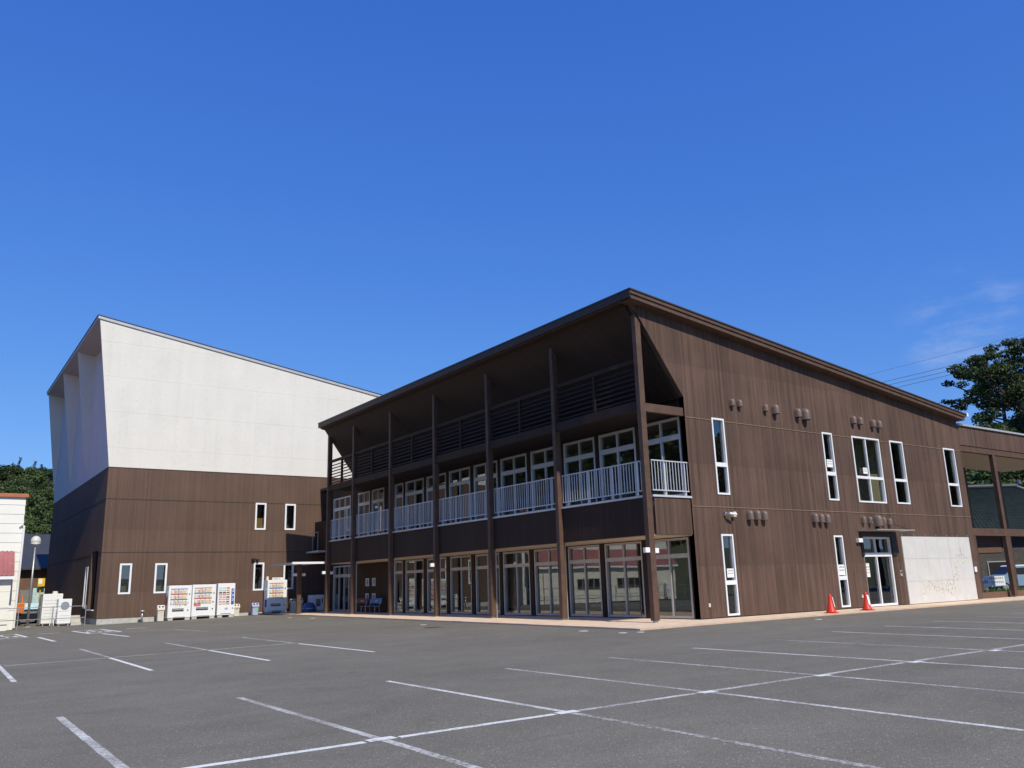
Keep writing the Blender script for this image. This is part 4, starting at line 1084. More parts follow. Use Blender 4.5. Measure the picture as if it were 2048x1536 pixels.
def vending(label, x0, x1, yf, z0, h, style):
    w = x1 - x0
    t = thing('vending_machine', label, 'vending machine', ((x0 + x1) / 2, yf + 0.35, z0))
    zb = z0 + 0.13
    F = ('y', yf)
    mb = MB(); mb.box(x0, x1, yf + 0.055, yf + 0.72, zb, z0 + h); mb.build('cabinet', M['white_plastic'], t, bevel=0.015)
    mb = MB(); mb.box(x0 + 0.01, x1 - 0.01, yf, yf + 0.05, zb + 0.02, z0 + h - 0.01); dr_ = mb.build('front_door', M['white_plastic'], t, bevel=0.012)
    for a in (x0 + 0.04, x1 - 0.34):
        mb = MB(); mb.box(a, a + 0.30, yf + 0.02, yf + 0.66, z0, zb - 0.002); mb.build('base_block', M['block'], t)
    if style in (1, 2, 4):
        dx0, dx1 = x0 + 0.08 * w, x0 + 0.82 * w
        zt = z0 + h - 0.14
        for r in range(3):
            zr = zt - 0.36 - r * 0.33
            mb = MB(); n = 12
            for k in range(n):
                a = dx0 + (dx1 - dx0) * k / n; cw_ = (dx1 - dx0) / n
                hh = 0.20 + 0.05 * ((k * 7 + r * 3 + style) % 3 == 0)
                mb.fbox(F, a + 0.012, a + cw_ - 0.012, 0.002, 0.03, zr, zr + hh)
            o = mb.build('product_row', M['cans'], t); o["kind"] = 'stuff'
            mb = MB(); mb.fbox(F, dx0, dx1, 0.002, 0.014, zr + 0.265, zr + 0.305); mb.build('row_header', M['blue_ink'] if (r + style) % 2 else M['red_ink'], t)
            mb = MB()
            for k in range(12):
                a = dx0 + (dx1 - dx0) * (k + 0.5) / 12; mb.fbox(F, a - 0.022, a + 0.022, 0.002, 0.012, zr - 0.045, zr - 0.018)
            mb.build('button_strip', M['steel'], t)
        sz = zb + (0.42 if style != 4 else 0.35)
        mb = MB(); mb.fbox(F, x0 + 0.18 * w, x0 + 0.68 * w, 0.013, 0.02, sz, sz + 0.17); s_ = mb.build('delivery_slot', M['black'], t)
        mb = MB(); mb.fbox(F, x0 + 0.18 * w, x0 + 0.68 * w, 0.021, 0.026, sz + 0.06, sz + 0.15); mb.build('flap', M['steel'], s_)
        mb = MB(); mb.fbox(F, x0 + 0.84 * w, x0 + 0.89 * w, 0.013, 0.022, sz + 0.02, sz + 0.09); mb.build('coin_return', M['black'], t)
        mb = MB(); mb.fbox(F, x0 + 0.74 * w, x0 + 0.78 * w, 0.013, 0.022, z0 + h * 0.50, z0 + h * 0.55); mb.build('coin_slot', M['black'], t)
        mb = MB(); mb.fbox(F, x0 + 0.88 * w, x0 + 0.93 * w, 0.013, 0.03, z0 + h * 0.73, z0 + h * 0.77); mb.build('lock', M['steel'], t)
        mb = MB(); mb.fbox(F, x0 + 0.25 * w, x0 + 0.75 * w, 0.004, 0.014, zb + 0.055, zb + 0.075); mb.build('kick_line', M['red_ink'] if style != 4 else M['ink'], t)
    if style == 1:
        mb = MB(); mb.fbox(F, x0 + 0.24 * w, x0 + 0.56 * w, 0.002, 0.006, zb + 0.66, zb + 0.92); p = mb.build('sticker', M['paper'], t)
        mb = MB(); glyphs(mb, F, x0 + 0.30 * w, zb + 0.72, 3, 0.10, 0.13, 0.006, seed=21); mb.build('lettering', M['steel'], p)
        mb = MB(); mb.tube([(x0 + 0.74 * w, yf - 0.002, zb + 0.80), (x0 + 0.74 * w, yf - 0.008, zb + 0.80)], 0.055, 16); r_ = mb.build('red_emblem', M['red_ink'], t)
        mb = MB(); mb.tube([(x0 + 0.74 * w, yf - 0.0082, zb + 0.80), (x0 + 0.74 * w, yf - 0.010, zb + 0.80)], 0.028, 14); mb.build('emblem_centre', M['paper'], r_)
        mb = MB(); mb.prism([(x0 + 0.77 * w, zb + 0.85), (x0 + 0.88 * w, zb + 0.93), (x0 + 0.86 * w, zb + 0.96), (x0 + 0.755 * w, zb + 0.88)], 'y', yf - 0.007, yf - 0.002); mb.build('red_slash', M['red_ink'], t)
        mb = MB(); mb.box(x0 - 0.006, x0 - 0.001, yf + 0.2, yf + 0.55, zb + 0.85, zb + 1.35); mb.build('side_panel', M['red_ink'], t)
    if style == 2:
        mb = MB(); mb.fbox(F, x0 + 0.08 * w, x0 + 0.36 * w, 0.002, 0.008, zb + 0.66, zb + 0.90); p = mb.build('red_panel', M['red_ink'], t)
        mb = MB(); glyphs(mb, F, x0 + 0.10 * w, zb + 0.70, 5, 0.062, 0.07, 0.008, seed=31); mb.fbox(F, x0 + 0.20 * w, x0 + 0.25 * w, 0.008, 0.010, zb + 0.81, zb + 0.86); mb.build('lettering', M['paper'], p)
        mb = MB(); mb.fbox(F, x0 + 0.52 * w, x0 + 0.57 * w, 0.004, 0.02, zb + 0.84, zb + 0.90); mb.fbox(F, x0 + 0.84 * w, x0 + 0.92 * w, 0.004, 0.02, zb + 0.88, zb + 0.93); mb.build('bill_slot', M['ink'], t)
    if style == 3:
        for r in range(4):
            for c in range(3):
                a = x0 + (0.07 + 0.215 * c) * w; zz = z0 + h - 0.46 - r * 0.29
                mb = MB(); mb.fbox(F, a, a + 0.17 * w, 0.002, 0.02, zz, zz + 0.21); o = mb.build('product_picture', M[('pale_blue', 'pale_blue', 'orange', 'umber', 'umber', 'brick_red', 'pink', 'pink', 'umber', 'pink', 'pink', 'brick_red')[r * 3 + c]], t)
                mb = MB(); mb.fbox(F, a + 0.02, a + 0.17 * w - 0.03, 0.0201, 0.024, zz + 0.04, zz + 0.10); mb.build('pack', M['paper'], o)
        mb = MB(); mb.fbox(F, x0 + 0.78 * w, x0 + 0.94 * w, 0.002, 0.010, z0 + h - 1.36, z0 + h - 0.34); p = mb.build('blue_strip', M['blue_ink'], t)
        mb = MB()
        for k in range(3):
            zz = z0 + h - 0.56 - k * 0.28; a = x0 + 0.81 * w
            mb.fbox(F, a, a + 0.10, 0.010, 0.013, zz, zz + 0.03); mb.fbox(F, a, a + 0.10, 0.010, 0.013, zz + 0.11, zz + 0.14); mb.fbox(F, a + 0.08, a + 0.11, 0.0132, 0.0145, zz + 0.02, zz + 0.12)
        mb.build('lettering', M['paper'], p)
        mb = MB(); mb.lathe(0, 0, [(0.115, 0), (0.115, 0.008)], 20, 1.0, 0.6)
        mb.v = [(x0 + 0.52 * w + q[0], yf - 0.002 - q[2], zb + 0.42 + q[1]) for q in mb.v]; mb.build('oval_badge', M['lilac'], t)
        mb = MB(); mb.fbox(F, x0 + 0.86 * w, x0 + 0.91 * w, 0.004, 0.02, zb + 0.40, zb + 0.47); mb.build('coin_return', M['ink'], t)
        mb = MB(); mb.fbox(F, x0 + 0.2 * w, x0 + 0.8 * w, 0.004, 0.012, zb + 0.09, zb + 0.12); mb.build('kick_line', M['blue_ink'], t)
    if style == 4:
        mb = MB(); mb.box(x0 + 0.22 * w, x0 + 0.80 * w, yf + 0.01, yf + 0.03, z0 + h + 0.001, z0 + h + 0.16); p = mb.build('top_sign', M['paper'], t)
        mb = MB(); glyphs(mb, ('y', yf + 0.01), x0 + 0.28 * w, z0 + h + 0.04, 4, 0.11, 0.09, 0.001, seed=41); mb.build('lettering', M['ink'], p)
        mb = MB(); mb.box(x0 + 0.0, x0 + 0.14, yf + 0.3, yf + 0.5, z0 + h + 0.001, z0 + h + 0.25); mb.build('carton', M['cream_plastic'], t)
        mb = MB(); mb.box(x0 - 0.005, x0 - 0.001, yf + 0.1, yf + 0.5, zb + 0.3, zb + 0.8); mb.build('side_panel', M['blue_ink'], t)
    return t
M['pink'] = plain('pink_label', (0.62, 0.30, 0.28), 0.5)
vending('white drinks machine with red round emblem, leftmost of the row', -10.33, -8.92, 35.05, zlot(-9.6, 35.2), 2.14, 1)
vending('white drinks machine with red square panel, middle of the row', -8.88, -7.38, 35.05, zlot(-8.1, 35.2), 2.14, 2)
vending('white machine with blue vertical strip and product pictures', -7.27, -6.15, 35.05, zlot(-6.7, 35.2), 2.16, 3)
vending('white drinks machine standing alone with a sign on top', -3.97, -2.62, 35.05, 0.0, 2.2, 4)
VS = thing('freezer_cabinet', 'low white vending cabinet in the shade under the canopy', 'vending machine', (-0.5, 35.1, 0.0))
mb = MB(); mb.box(-0.95, -0.02, 34.8, 35.5, 0.05, 1.12); mb.build('cabinet', M['white_plastic'], VS, bevel=0.02)
mb = MB(); mb.box(-0.62, -0.28, 34.785, 34.798, 0.35, 0.85); mb.build('display', M['grey_wall'], VS)
mb = MB(); mb.box(-0.2, -0.12, 34.785, 34.798, 0.55, 0.9); mb.build('control_strip', M['ink'], VS)
mb = MB(); mb.box(-0.9, -0.06, 34.82, 35.48, 0.001, 0.049); mb.build('base', M['black'], VS)

# recycling bins
def bin_(label, x, y, z0, h, w, mat, sticker=None):
    t = thing('recycling_bin', label, 'recycling bin', (x, y, z0), 'twin hole recycling bins')
    a = w / 2
    mb = MB(); mb.prism([(x - a * 0.86, y - a * 0.8), (x + a * 0.86, y - a * 0.8), (x + a * 0.86, y + a * 0.8), (x - a * 0.86, y + a * 0.8)], 'z', z0 + 0.01, z0 + h * 0.66)
    i = len(mb.v)
    mb.v = [(x + (p[0] - x) * (1.0 if p[2] > z0 + 0.1 else 0.9), y + (p[1] - y) * (1.0 if p[2] > z0 + 0.1 else 0.9), p[2]) for p in mb.v]
    mb.build('body', mat, t, bevel=0.015)
    mb = MB(); mb.prism([(y - a, z0 + h * 0.665), (y + a, z0 + h * 0.665), (y + a * 0.9, z0 + h * 0.9), (y + a * 0.4, z0 + h), (y - a * 0.35, z0 + h), (y - a * 0.95, z0 + h * 0.80)], 'x', x - a, x + a); lid = mb.build('lid', mat if sticker else M['cream_plastic'], t, bevel=0.02)
    for s_ in (-0.45, 0.45):
        yy = y - a * 0.66; zz = z0 + h * 0.895
        d = Vector((0, -0.8, 0.6)).normalized()
        c = Vector((x + s_ * a, yy, zz))
        mb = MB(); mb.tube([c + d * 0.004, c + d * 0.018], a * 0.27, 14); mb.build('hole', M['black'], lid)
    if sticker == 'green':
        mb = MB(); mb.box(x + a * 0.25, x + a * 0.7, y - a * 0.8 - 0.006, y - a * 0.8 - 0.001, z0 + h * 0.3, z0 + h * 0.58); mb.build('sticker', M['green_label'], t)
    else:
        mb = MB(); glyphs(mb, ('y', y - a * 0.8), x - a * 0.45, z0 + h * 0.54, 4, a * 0.18, 0.04, 0.001, seed=int(x * 10)); mb.build('lettering', M['red_ink'], t)
    return t
bin_('cream recycling bin left of the first drinks machine', -10.72, 35.25, zlot(-10.7, 35.2), 0.98, 0.44, M['cream_plastic'])
bin_('cream recycling bin right of the blue striped machine', -5.92, 35.45, zlot(-5.9, 35.4), 0.80, 0.42, M['cream_plastic'])
bin_('lilac recycling bin with green sticker', -4.72, 35.3, zlot(-4.7, 35.3), 0.80, 0.46, M['lilac'], 'green')
bin_('dim cream recycling bin just right of the lone drinks machine', -2.08, 35.3, 0.0, 0.9, 0.42, M['cream_plastic'])
bin_('dim cream recycling bin next to the canopy post', -1.62, 35.3, 0.0, 0.95, 0.42, M['cream_plastic'])
TB = thing('tarp_bundle', 'blue tarpaulin bundle on the ground beside the canopy post', 'bundle', (-1.4, 34.1, 0.0))
mb = MB(); rg = random.Random(5)
mb.lathe(-1.4, 34.1, [(0.45, 0.002), (0.47, 0.2), (0.42, 0.42), (0.28, 0.58), (0.08, 0.63)], 14); mb.v = [(p[0] + rg.uniform(-.04, .04), p[1] + rg.uniform(-.04, .04), max(0.002, p[2] + rg.uniform(-.03, .03))) for p in mb.v]
mb.build('cover', M['tarp'], TB, smooth=True)
mb = MB(); mb.tube([(-1.4 + 0.46 * math.cos(k * .5), 34.1 + 0.46 * math.sin(k * .5), 0.26) for k in range(13)], 0.012, 6); mb.build('tie_cord', M['white_plastic'], TB)

# benches
def bench(label, y0, y1, mat, x=-0.75):
    t = thing('bench', label, 'bench', (x, (y0 + y1) / 2, 0.0))
    for k in range(3):
        mb = MB(); mb.box(x - 0.18 + k * 0.13, x - 0.18 + k * 0.13 + 0.115, y0, y1, 0.40, 0.425); mb.build('seat_slat', mat, t)
    mb = MB(); mb.prism([(x + 0.22, 0.56), (x + 0.24, 0.56), (x + 0.30, 0.86), (x + 0.28, 0.86)], 'y', y0, y1); b = mb.build('backrest', mat, t)
    mb = MB(); glyphs(mb, ('x', x + 0.235), y0 + (y1 - y0) * 0.3, 0.66, 5, 0.08, 0.09, 0.012, seed=int(y0)); mb.build('lettering', M['paper'], b)
    for y in (y0 + 0.15, y1 - 0.15):
        mb = MB(); mb.tube([(x - 0.2, y - 0.1, 0.003), (x - 0.12, y, 0.39)], 0.014, 6); mb.build('leg', M['rail'], t)
        mb = MB(); mb.tube([(x + 0.24, y + 0.1, 0.003), (x + 0.14, y, 0.39), (x + 0.29, y, 0.80)], 0.014, 6); mb.build('leg', M['rail'], t)
        mb = MB(); mb.tube([(x - 0.18, y, 0.385), (x + 0.2, y, 0.385)], 0.014, 6); mb.build('cross_bar', M['rail'], t)
bench('blue bench with white lettering, right of the pair under the balcony', 24.9, 26.5, M['bench_blue'])
bench('dark red bench with white lettering, left of the pair under the balcony', 26.8, 28.5, M['bench_red'])

# traffic cones
def cone(label, x, y, rot, lean_label):
    t = thing('traffic_cone', label, 'traffic cone', (x, y, 0.006))
    z = 0.006
    a = [(0.30 * math.cos(RAD(rot + 45 + 90 * k)), 0.30 * math.sin(RAD(rot + 45 + 90 * k))) for k in range(4)]
    mb = MB(); mb.prism([(x + p[0], y + p[1]) for p in a], 'z', z, z + 0.03); mb.build('base', M['cone'], t, bevel=0.008)
    mb = MB(); mb.lathe(x, y, [(0.20, z + 0.031), (0.19, z + 0.06), (0.155, z + 0.10), (0.06, z + 0.62), (0.042, z + 0.70), (0.03, z + 0.715)], 20); mb.build('cone_body', M['cone'], t, smooth=True)
    # a paper strip taped to the side
    ang = RAD(lean_label); d = Vector((math.cos(ang), math.sin(ang), 0)); s_ = Vector((-d.y, d.x, 0)) * 0.05
    lo = Vector((x, y, z + 0.22)) + d * 0.150; hi = Vector((x, y, z + 0.60)) + d * 0.082
    mb = MB(); mb.v = [tuple(p) for p in (lo - s_, lo + s_, hi + s_, hi - s_, lo - s_ + d * .004, lo + s_ + d * .004, hi + s_ + d * .004, hi - s_ + d * .004)]
    mb.f = [(0, 1, 2, 3), (4, 5, 6, 7), (0, 1, 5, 4), (1, 2, 6, 5), (2, 3, 7, 6), (3, 0, 4, 7)]; mb.build('paper_strip', M['paper'], t)
    return t
cone('red traffic cone standing by the slim lower window', 5.75, -1.5, 12, -68)
cone('red traffic cone with a broad white paper strip beside the door', 8.25, -1.45, -8, -100)

# ------------------------------------------------------------------ covered walkway at the right end
WK = thing('covered_walkway', 'tall brown timber walkway frame joined to the building end', 'walkway', (24.5, 2.0, 0.0))
mb = MB(); mb.box(20.73, 34.0, 0.02, 0.30, 7.92, 8.95); mb.build('fascia', M['wood'], WK)
mb = MB(); mb.box(20.73, 34.0, 0.05, 0.30, 7.60, 7.885); mb.build('beam', M['beam'], WK)
mb = MB(); mb.box(20.73, 34.1, -0.08, 4.2, 8.96, 9.06); mb.build('roof', plain('walkway_roof', (0.50, 0.50, 0.50), 0.45, 0.3, 0.06), WK)
mb = MB(); mb.box(20.73, 34.0, 0.301, 4.1, 7.62, 7.70); mb.build('soffit', M['soffit'], WK)
mb = MB(); mb.box(20.73, 34.0, 0.04, 0.28, 3.19, 3.57); mb.build('mid_beam', M['beam'], WK)
for x in (24.25, 28.6, 33.0):
    for y in (0.06, 3.9):
        mb = MB()
        for za, zb in (((0.06, 3.188), (3.572, 7.598)) if y < 1 else ((0.06, 7.618),)): mb.box(x, x + 0.30, y, y + 0.2, za, zb)
        p = mb.build('post', M['beam'], WK)
        mb = MB(); mb.box(x + .06, x + .24, y + .04, y + .16, 0.001, 0.06); mb.build('post_shoe', M['steel'], p)
mb = MB(); mb.box(20.73, 34.0, 0.45, 0.62, 0.002, 0.30); mb.build('low_wall', M['umber'], WK)

# grass strip behind the low wall
mb = MB(); rg = random.Random(11)
for _ in range(3800):
    x = rg.uniform(21, 40); y = rg.uniform(0.7, 6.0); h = rg.uniform(0.12, 0.42); a = rg.random() * 6.28; w = 0.02
    dx, dy = math.cos(a) * w, math.sin(a) * w; lx, ly_ = rg.gauss(0, .06), rg.gauss(0, .06)
    z = -0.03
    mb.poly([(x - dx, y - dy, z), (x + dx, y + dy, z), (x + lx, y + ly_, z + h)])
gs = mb.build('grass', M['grass'], recalc=False); tag(gs, 'tufted grass strip behind the walkway', 'grass', kind='stuff')

# notice board
SG = thing('notice_board', 'white sign board with blue lettering behind the walkway', 'sign', (33.8, 5.4, 0.0))
lx = Vector((0.82, -0.57, 0)).normalized()
c0 = Vector((33.8, 5.45, 0)); 
def slab(mb, c, ax, a0, a1, z0, z1, t):
    n_ = Vector((-ax.y, ax.x, 0)) * -t
    p = [c + ax * a0, c + ax * a1]
    mb.v += [tuple(q + Vector((0, 0, z))) for z in (z0, z1) for q in (p[0], p[1], p[1] + n_, p[0] + n_)]
    i = len(mb.v) - 8
    mb.f += [tuple(i + k for k in q) for q in ((0, 3, 2, 1), (4, 5, 6, 7), (0, 1, 5, 4), (1, 2, 6, 5), (2, 3, 7, 6), (3, 0, 4, 7))]
mb = MB(); slab(mb, c0, lx, -0.55, 0.55, 0.42, 1.02, 0.03); mb.build('board', M['paper'], SG)
mb = MB()
rg = random.Random(9)
nn = Vector((-lx.y, lx.x, 0)) * -0.032
for r in range(2):
    for k in range(8):
        a = -0.48 + k * 0.12
        for q in range(3):
            slab(mb, c0 + nn, lx, a + rg.uniform(0, .02), a + rg.uniform(.06, .10), 0.83 - r * 0.24 + q * 0.045, 0.83 - r * 0.24 + q * 0.045 + 0.025, 0.003)
mb.build('lettering', M['blue_ink'], SG)
for s_ in (-0.4, 0.4):
    mb = MB(); p = c0 + lx * s_ - nn * 1.2; mb.tube([(p.x, p.y, -0.1), (p.x, p.y, 1.0)], 0.025, 6); mb.build('stake', M['steel'], SG)

# ------------------------------------------------------------------ houses beyond the walkway
def tiled_house():
    t = thing('hip_roof_house', 'house with dark green tiled hip roof behind the walkway', 'house')
    mb = MB(); mb.box(-8, 8, -4.2, 4.2, -0.8, 4.6); mb.build('wall', plain('weathered_boards', (0.075, 0.07, 0.065), 0.9, 0, 0.25), t)
    mb = MB(); mb.box(-7.9, -1.2, -4.26, -4.201, 2.9, 4.5); mb.build('upper_panel', M['umber'], t)
    for x in (-6.4, -2.6, 2.6):
        mb = MB(); mb.box(x, x + 1.8, -4.27, -4.202, 0.7, 2.2); w = mb.build('window', M['alu'], t)
        mb = MB(); mb.box(x + .08, x + 1.72, -4.29, -4.271, .78, 2.12); mb.build('pane', M['black'], w)
    # tiled slopes: courses of wavy tiles
    def slope(e0, e1, r0, r1, rows, cols):
        e0, e1, r0, r1 = map(Vector, (e0, e1, r0, r1)); mb = MB()
        nrm = (e1 - e0).cross(r0 - e0).normalized()
        if nrm.z < 0: nrm = -nrm
        for r in range(rows):
            f0, f1 = r / rows, (r + 1) / rows
            for k in range(cols + 1):
                s_ = k / cols; wv = 0.05 * (1 if k % 2 else -1)
                a = (e0.lerp(r0, f0)).lerp(e1.lerp(r1, f0), s_) + nrm * (0.02 + wv)
                b = (e0.lerp(r0, f1)).lerp(e1.lerp(r1, f1), s_) + nrm * (0.0 + wv)
                mb.v += [tuple(a), tuple(b)]
            i0 = r * (cols + 1) * 2
            for k in range(cols): mb.f.append((i0 + 2 * k, i0 + 2 * k + 2, i0 + 2 * k + 3, i0 + 2 * k + 1))
            if r:
                p0 = (r - 1) * (cols + 1) * 2
                for k in range(cols): mb.f.append((p0 + 2 * k + 1, p0 + 2 * k + 3, i0 + 2 * k + 2, i0 + 2 * k))
        return mb.build('roof_slope', M['tile'], t, recalc=False)
    E_ = [(-9.2, -5.4, 4.7), (9.2, -5.4, 4.7), (9.2, 5.4, 4.7), (-9.2, 5.4, 4.7)]; R_ = [(-4.6, 0, 8.7), (3.6, 0, 8.7)]
    slope(E_[0], E_[1], R_[0], R_[1], 16, 96); slope(E_[2], E_[3], R_[1], R_[0], 16, 96)
    slope(E_[1], E_[2], R_[1], R_[1], 16, 48); slope(E_[3], E_[0], R_[0], R_[0], 16, 48)
    mb = MB(); mb.tube([(-4.8, 0, 8.85), (3.8, 0, 8.85)], 0.2, 8); mb.build('ridge', M['slate'], t)
    for s_, e in ((R_[1], E_[1]), (R_[1], E_[2]), (R_[0], E_[0]), (R_[0], E_[3])):
        mb = MB(); mb.tube([(s_[0], s_[1], s_[2] + 0.1), (e[0], e[1], e[2] + 0.12)], 0.15, 8); mb.build('hip_ridge', plain('hip_tile', (0.16, 0.18, 0.17), 0.4), t)
    mb = MB(); mb.lathe(3.9, 0, [(0.18, 8.8), (0.30, 9.0), (0.22, 9.3), (0.05, 9.4)], 10); mb.build('ridge_end_tile', M['slate'], t)
    mb = MB(); mb.tube([(-1.5, 0.2, 8.9), (-1.5, 0.2, 9.7)], 0.03, 6); mb.tube([(-1.9, 0.2, 9.6), (-1.1, 0.2, 9.6)], 0.02, 6); mb.build('aerial', M['steel'], t)
    mb = MB(); mb.box(-9.1, 9.1, -5.3, 5.3, 4.56, 4.66); mb.build('eave', M['umber'], t)
    t.location = (54.3, 15.6, -0.1); t.rotation_euler = (0, 0, RAD(-34))
tiled_house()
BH = thing('red_shed', 'small rust red shed with a white awning, far right', 'shed')
mb = MB(); mb.box(-2.2, 3.0, 0, 4, -0.5, 4.6); mb.build('wall', M['brick_red'], BH)
mb = MB(); mb.prism([(-1.2, 3.05), (0.0, 3.35), (0.0, 3.28), (-1.2, 2.95)], 'x', -2.4, 3.2); mb.build('awning', M['white_frame'], BH)
mb = MB(); mb.box(-2.0, 2.8, -0.03, -0.001, 0.0, 2.7); mb.build('shutter', M['black'], BH)
mb = MB(); mb.tube([(-1.4, -0.1, 3.4), (-1.4, -0.1, 4.9)], 0.06, 8); mb.build('flue', M['white_frame'], BH)
BH.location = (48.0, 3.9, -0.1); BH.rotation_euler = (0, 0, RAD(-34))

# ------------------------------------------------------------------ vegetation
def crown_mesh(name, clumps, n, size, mat, seed, flat=0.5):
    rg = random.Random(seed); v = []; f = []
    tot = sum(c[3] ** 2 for c in clumps)
    for cx, cy, cz, r in clumps:
        k = max(12, int(n * r * r / tot))
        for _ in range(k):
            while True:
                p = Vector((rg.uniform(-1, 1), rg.uniform(-1, 1), rg.uniform(-1, 1)))
                if 0.35 < p.length < 1: break
            q = Vector((cx + p.x * r, cy + p.y * r, cz + p.z * r * flat))
            nn_ = (p * 0.9 + Vector((rg.gauss(0, .6), rg.gauss(0, .6), rg.gauss(0.35, .6)))).normalized()
            a = nn_.orthogonal().normalized(); b = nn_.cross(a); t = rg.random() * 6.28
            a, b = a * math.cos(t) + b * math.sin(t), b * math.cos(t) - a * math.sin(t)
            s_ = size * rg.uniform(0.6, 1.3)
            i = len(v)
            v += [tuple(q - a * s_), tuple(q - b * s_ * 0.55 + nn_ * s_ * 0.12), tuple(q + a * s_), tuple(q + b * s_ * 0.55 + nn_ * s_ * 0.12)]
            f.append((i, i + 1, i + 2, i + 3))
    me = bpy.data.meshes.new(name); me.from_pydata(v, [], f); me.materials.append(mat); return me

def tree_src(kind, h, seed, n, mat, leafsize):
    rg = random.Random(seed)
    clumps = []; limbs = []
    if kind == 'broad':
        for _ in range(26):
            a = rg.random() * 6.28; e = rg.uniform(-0.25, 1.0); rr = h * 0.34 * math.sqrt(max(0.05, 1 - e * e * 0.75)) * rg.uniform(0.35, 1.0)
            clumps.append((rr * math.cos(a), rr * math.sin(a), h * (0.60 + 0.30 * e), h * rg.uniform(0.09, 0.16)))
        limbs = [clumps[k] for k in range(0, 26, 3)]
    elif kind == 'pads':
        for _ in range(115):
            a = rg.random() * 6.28; e = rg.uniform(-0.75, 1.0); rr = h * 0.56 * math.sqrt(max(0.04, 1 - max(0, e) ** 2 * 0.9)) * math.sqrt(rg.uniform(0.05, 1.0))
            clumps.append((rr * math.cos(a), rr * math.sin(a), h * (0.62 + 0.36 * e), h * rg.uniform(0.03, 0.085)))
        limbs = clumps[::4]
    else:
        L = 24
        for k in range(L):
            t = k / (L - 1); r = h * 0.19 * (1 - t) + 0.10
            m_ = max(1, int(7 * (1 - t)))
            for q in range(m_):
                a = 6.28 * q / m_ + k
                clumps.append((r * 0.6 * math.cos(a), r * 0.6 * math.sin(a), h * (0.16 + 0.82 * t), max(0.34, r * 0.55)))
    cm = crown_mesh('crown', clumps, n, leafsize, mat, seed, 0.48 if kind == 'pads' else 0.75)
    mb = MB(); mb.tube([(0, 0, -1.0), (h * 0.01, 0, h * 0.3), (0, h * 0.01, h * 0.62), (0, 0, h * (0.95 if kind == 'cone' else 0.75))], [h * 0.03, h * 0.024, h * 0.016, h * 0.004], 8)
    for c in limbs:
        z0_ = min(c[2] * 0.8, h * rg.uniform(0.3, 0.6)); p = Vector((0, 0, z0_)); q = Vector(c[:3])
        mid = p.lerp(q, 0.5) + Vector((0, 0, -h * 0.02)); mb.tube([p, mid, q], [h * 0.012, h * 0.008, h * 0.003], 5)
    tm = bpy.data.meshes.new('trunk'); tm.from_pydata(mb.v, [], mb.f); tm.materials.append(M['bark'])
    return cm, tm
TREES = {
    'broad_a': tree_src('broad', 10, 1, 7000, M['leaf_mid'], 0.20), 'broad_b': tree_src('broad', 10, 2, 7000, M['leaf_mid'], 0.21), 'broad_c': tree_src('broad', 10, 3, 7500, M['leaf_dark'], 0.19),
    'cedar_a': tree_src('cone', 12, 4, 6500, M['leaf_cedar'], 0.25), 'cedar_b': tree_src('cone', 12, 5, 6500, M['leaf_cedar'], 0.23),
    'spread': tree_src('pads', 16, 6, 19000, M['leaf_dark'], 0.18)}
def tree(src, name, label, x, y, s_, rot, group, z=None, sz=None):
    t = thing(name, label, 'tree', (x, y, zground(x, y) if z is None else z), group)
    for me, nm in zip(TREES[src], ('crown', 'trunk')):
        o = bpy.data.objects.new(nm, me); COL.objects.link(o); o.parent = t; ORG[o.name] = Vector()
    t.scale = (s_, s_, sz or s_); t.rotation_euler = (0, 0, rot)
    return t
rg = random.Random(21)
# wooded hill behind the annex (line of sight past the hall's corner)
GL = 'trees on the wooded hill left of the hall'
k = 0
for row, yy in enumerate((100, 108, 117, 127, 138, 150, 163, 178, 194)):
    for c in range(5):
        x = -23.8 + 0.088 * (yy + 21.9) + (c - 2.1) * 4.6 + rg.uniform(-1.2, 1.2); y = yy + rg.uniform(-2.5, 2.5)
        tree(rg.choice(('broad_a', 'broad_b', 'broad_a', 'broad_c')), 'broadleaf_tree', 'rounded green tree on the wooded hillside left of the hall', x, y, rg.uniform(0.72, 1.02), rg.random() * 6.28, GL)
for yy, n_ in ((186, 6), (200, 8), (208, 8)):
    for c in range(n_):
        x = -23.8 + 0.088 * (yy + 21.9) + (c - n_ / 2 + 0.4) * 4.4 + rg.uniform(-1, 1)
        tree(rg.choice(('cedar_a', 'cedar_b')), 'cedar_tree', 'pointed dark cedar on the ridge left of the hall', x, yy + rg.uniform(-3, 3), rg.uniform(0.72, 0.98), rg.random() * 6.28, 'cedars along the left ridge')
# hill at the right
tree('spread', 'spreading_tree', 'large dark spreading tree towering over the right roof end', 85.2, 22.2, 1.10, 2.4, None, z=11.1)
GR = 'trees on the slope behind the walkway'
for x, y, s_, src in ((79, 27, 0.5, 'broad_a'), (78, 23, 0.68, 'broad_c'), (82, 21.5, 0.85, 'broad_c'), (86, 20, 0.95, 'broad_c'), (80, 19.5, 0.85, 'broad_c'), (89, 23, 0.85, 'broad_c'), (75, 21, 0.6, 'broad_a'), (70, 22, 1.0, 'broad_c'), (76, 17, 0.75, 'broad_a'), (83, 15, 0.9, 'broad_c'), (92, 24, 0.8, 'broad_c'), (68, 14, 0.9, 'broad_a'), (73, 9, 1.0, 'broad_c'),
                      (80, 6, 1.2, 'broad_c'), (90, 12, 1.0, 'broad_c'), (67, 23, 0.7, 'broad_b'), (64, 18, 0.75, 'broad_a'), (95, 30, 0.9, 'broad_c'), (99, 20, 0.9, 'broad_c'), (63, 8, 0.7, 'broad_b')):
    tree(src, 'broadleaf_tree', 'dark bushy tree on the slope behind the tiled house', x, y, s_ * 1.18, rg.random() * 6.28, GR)
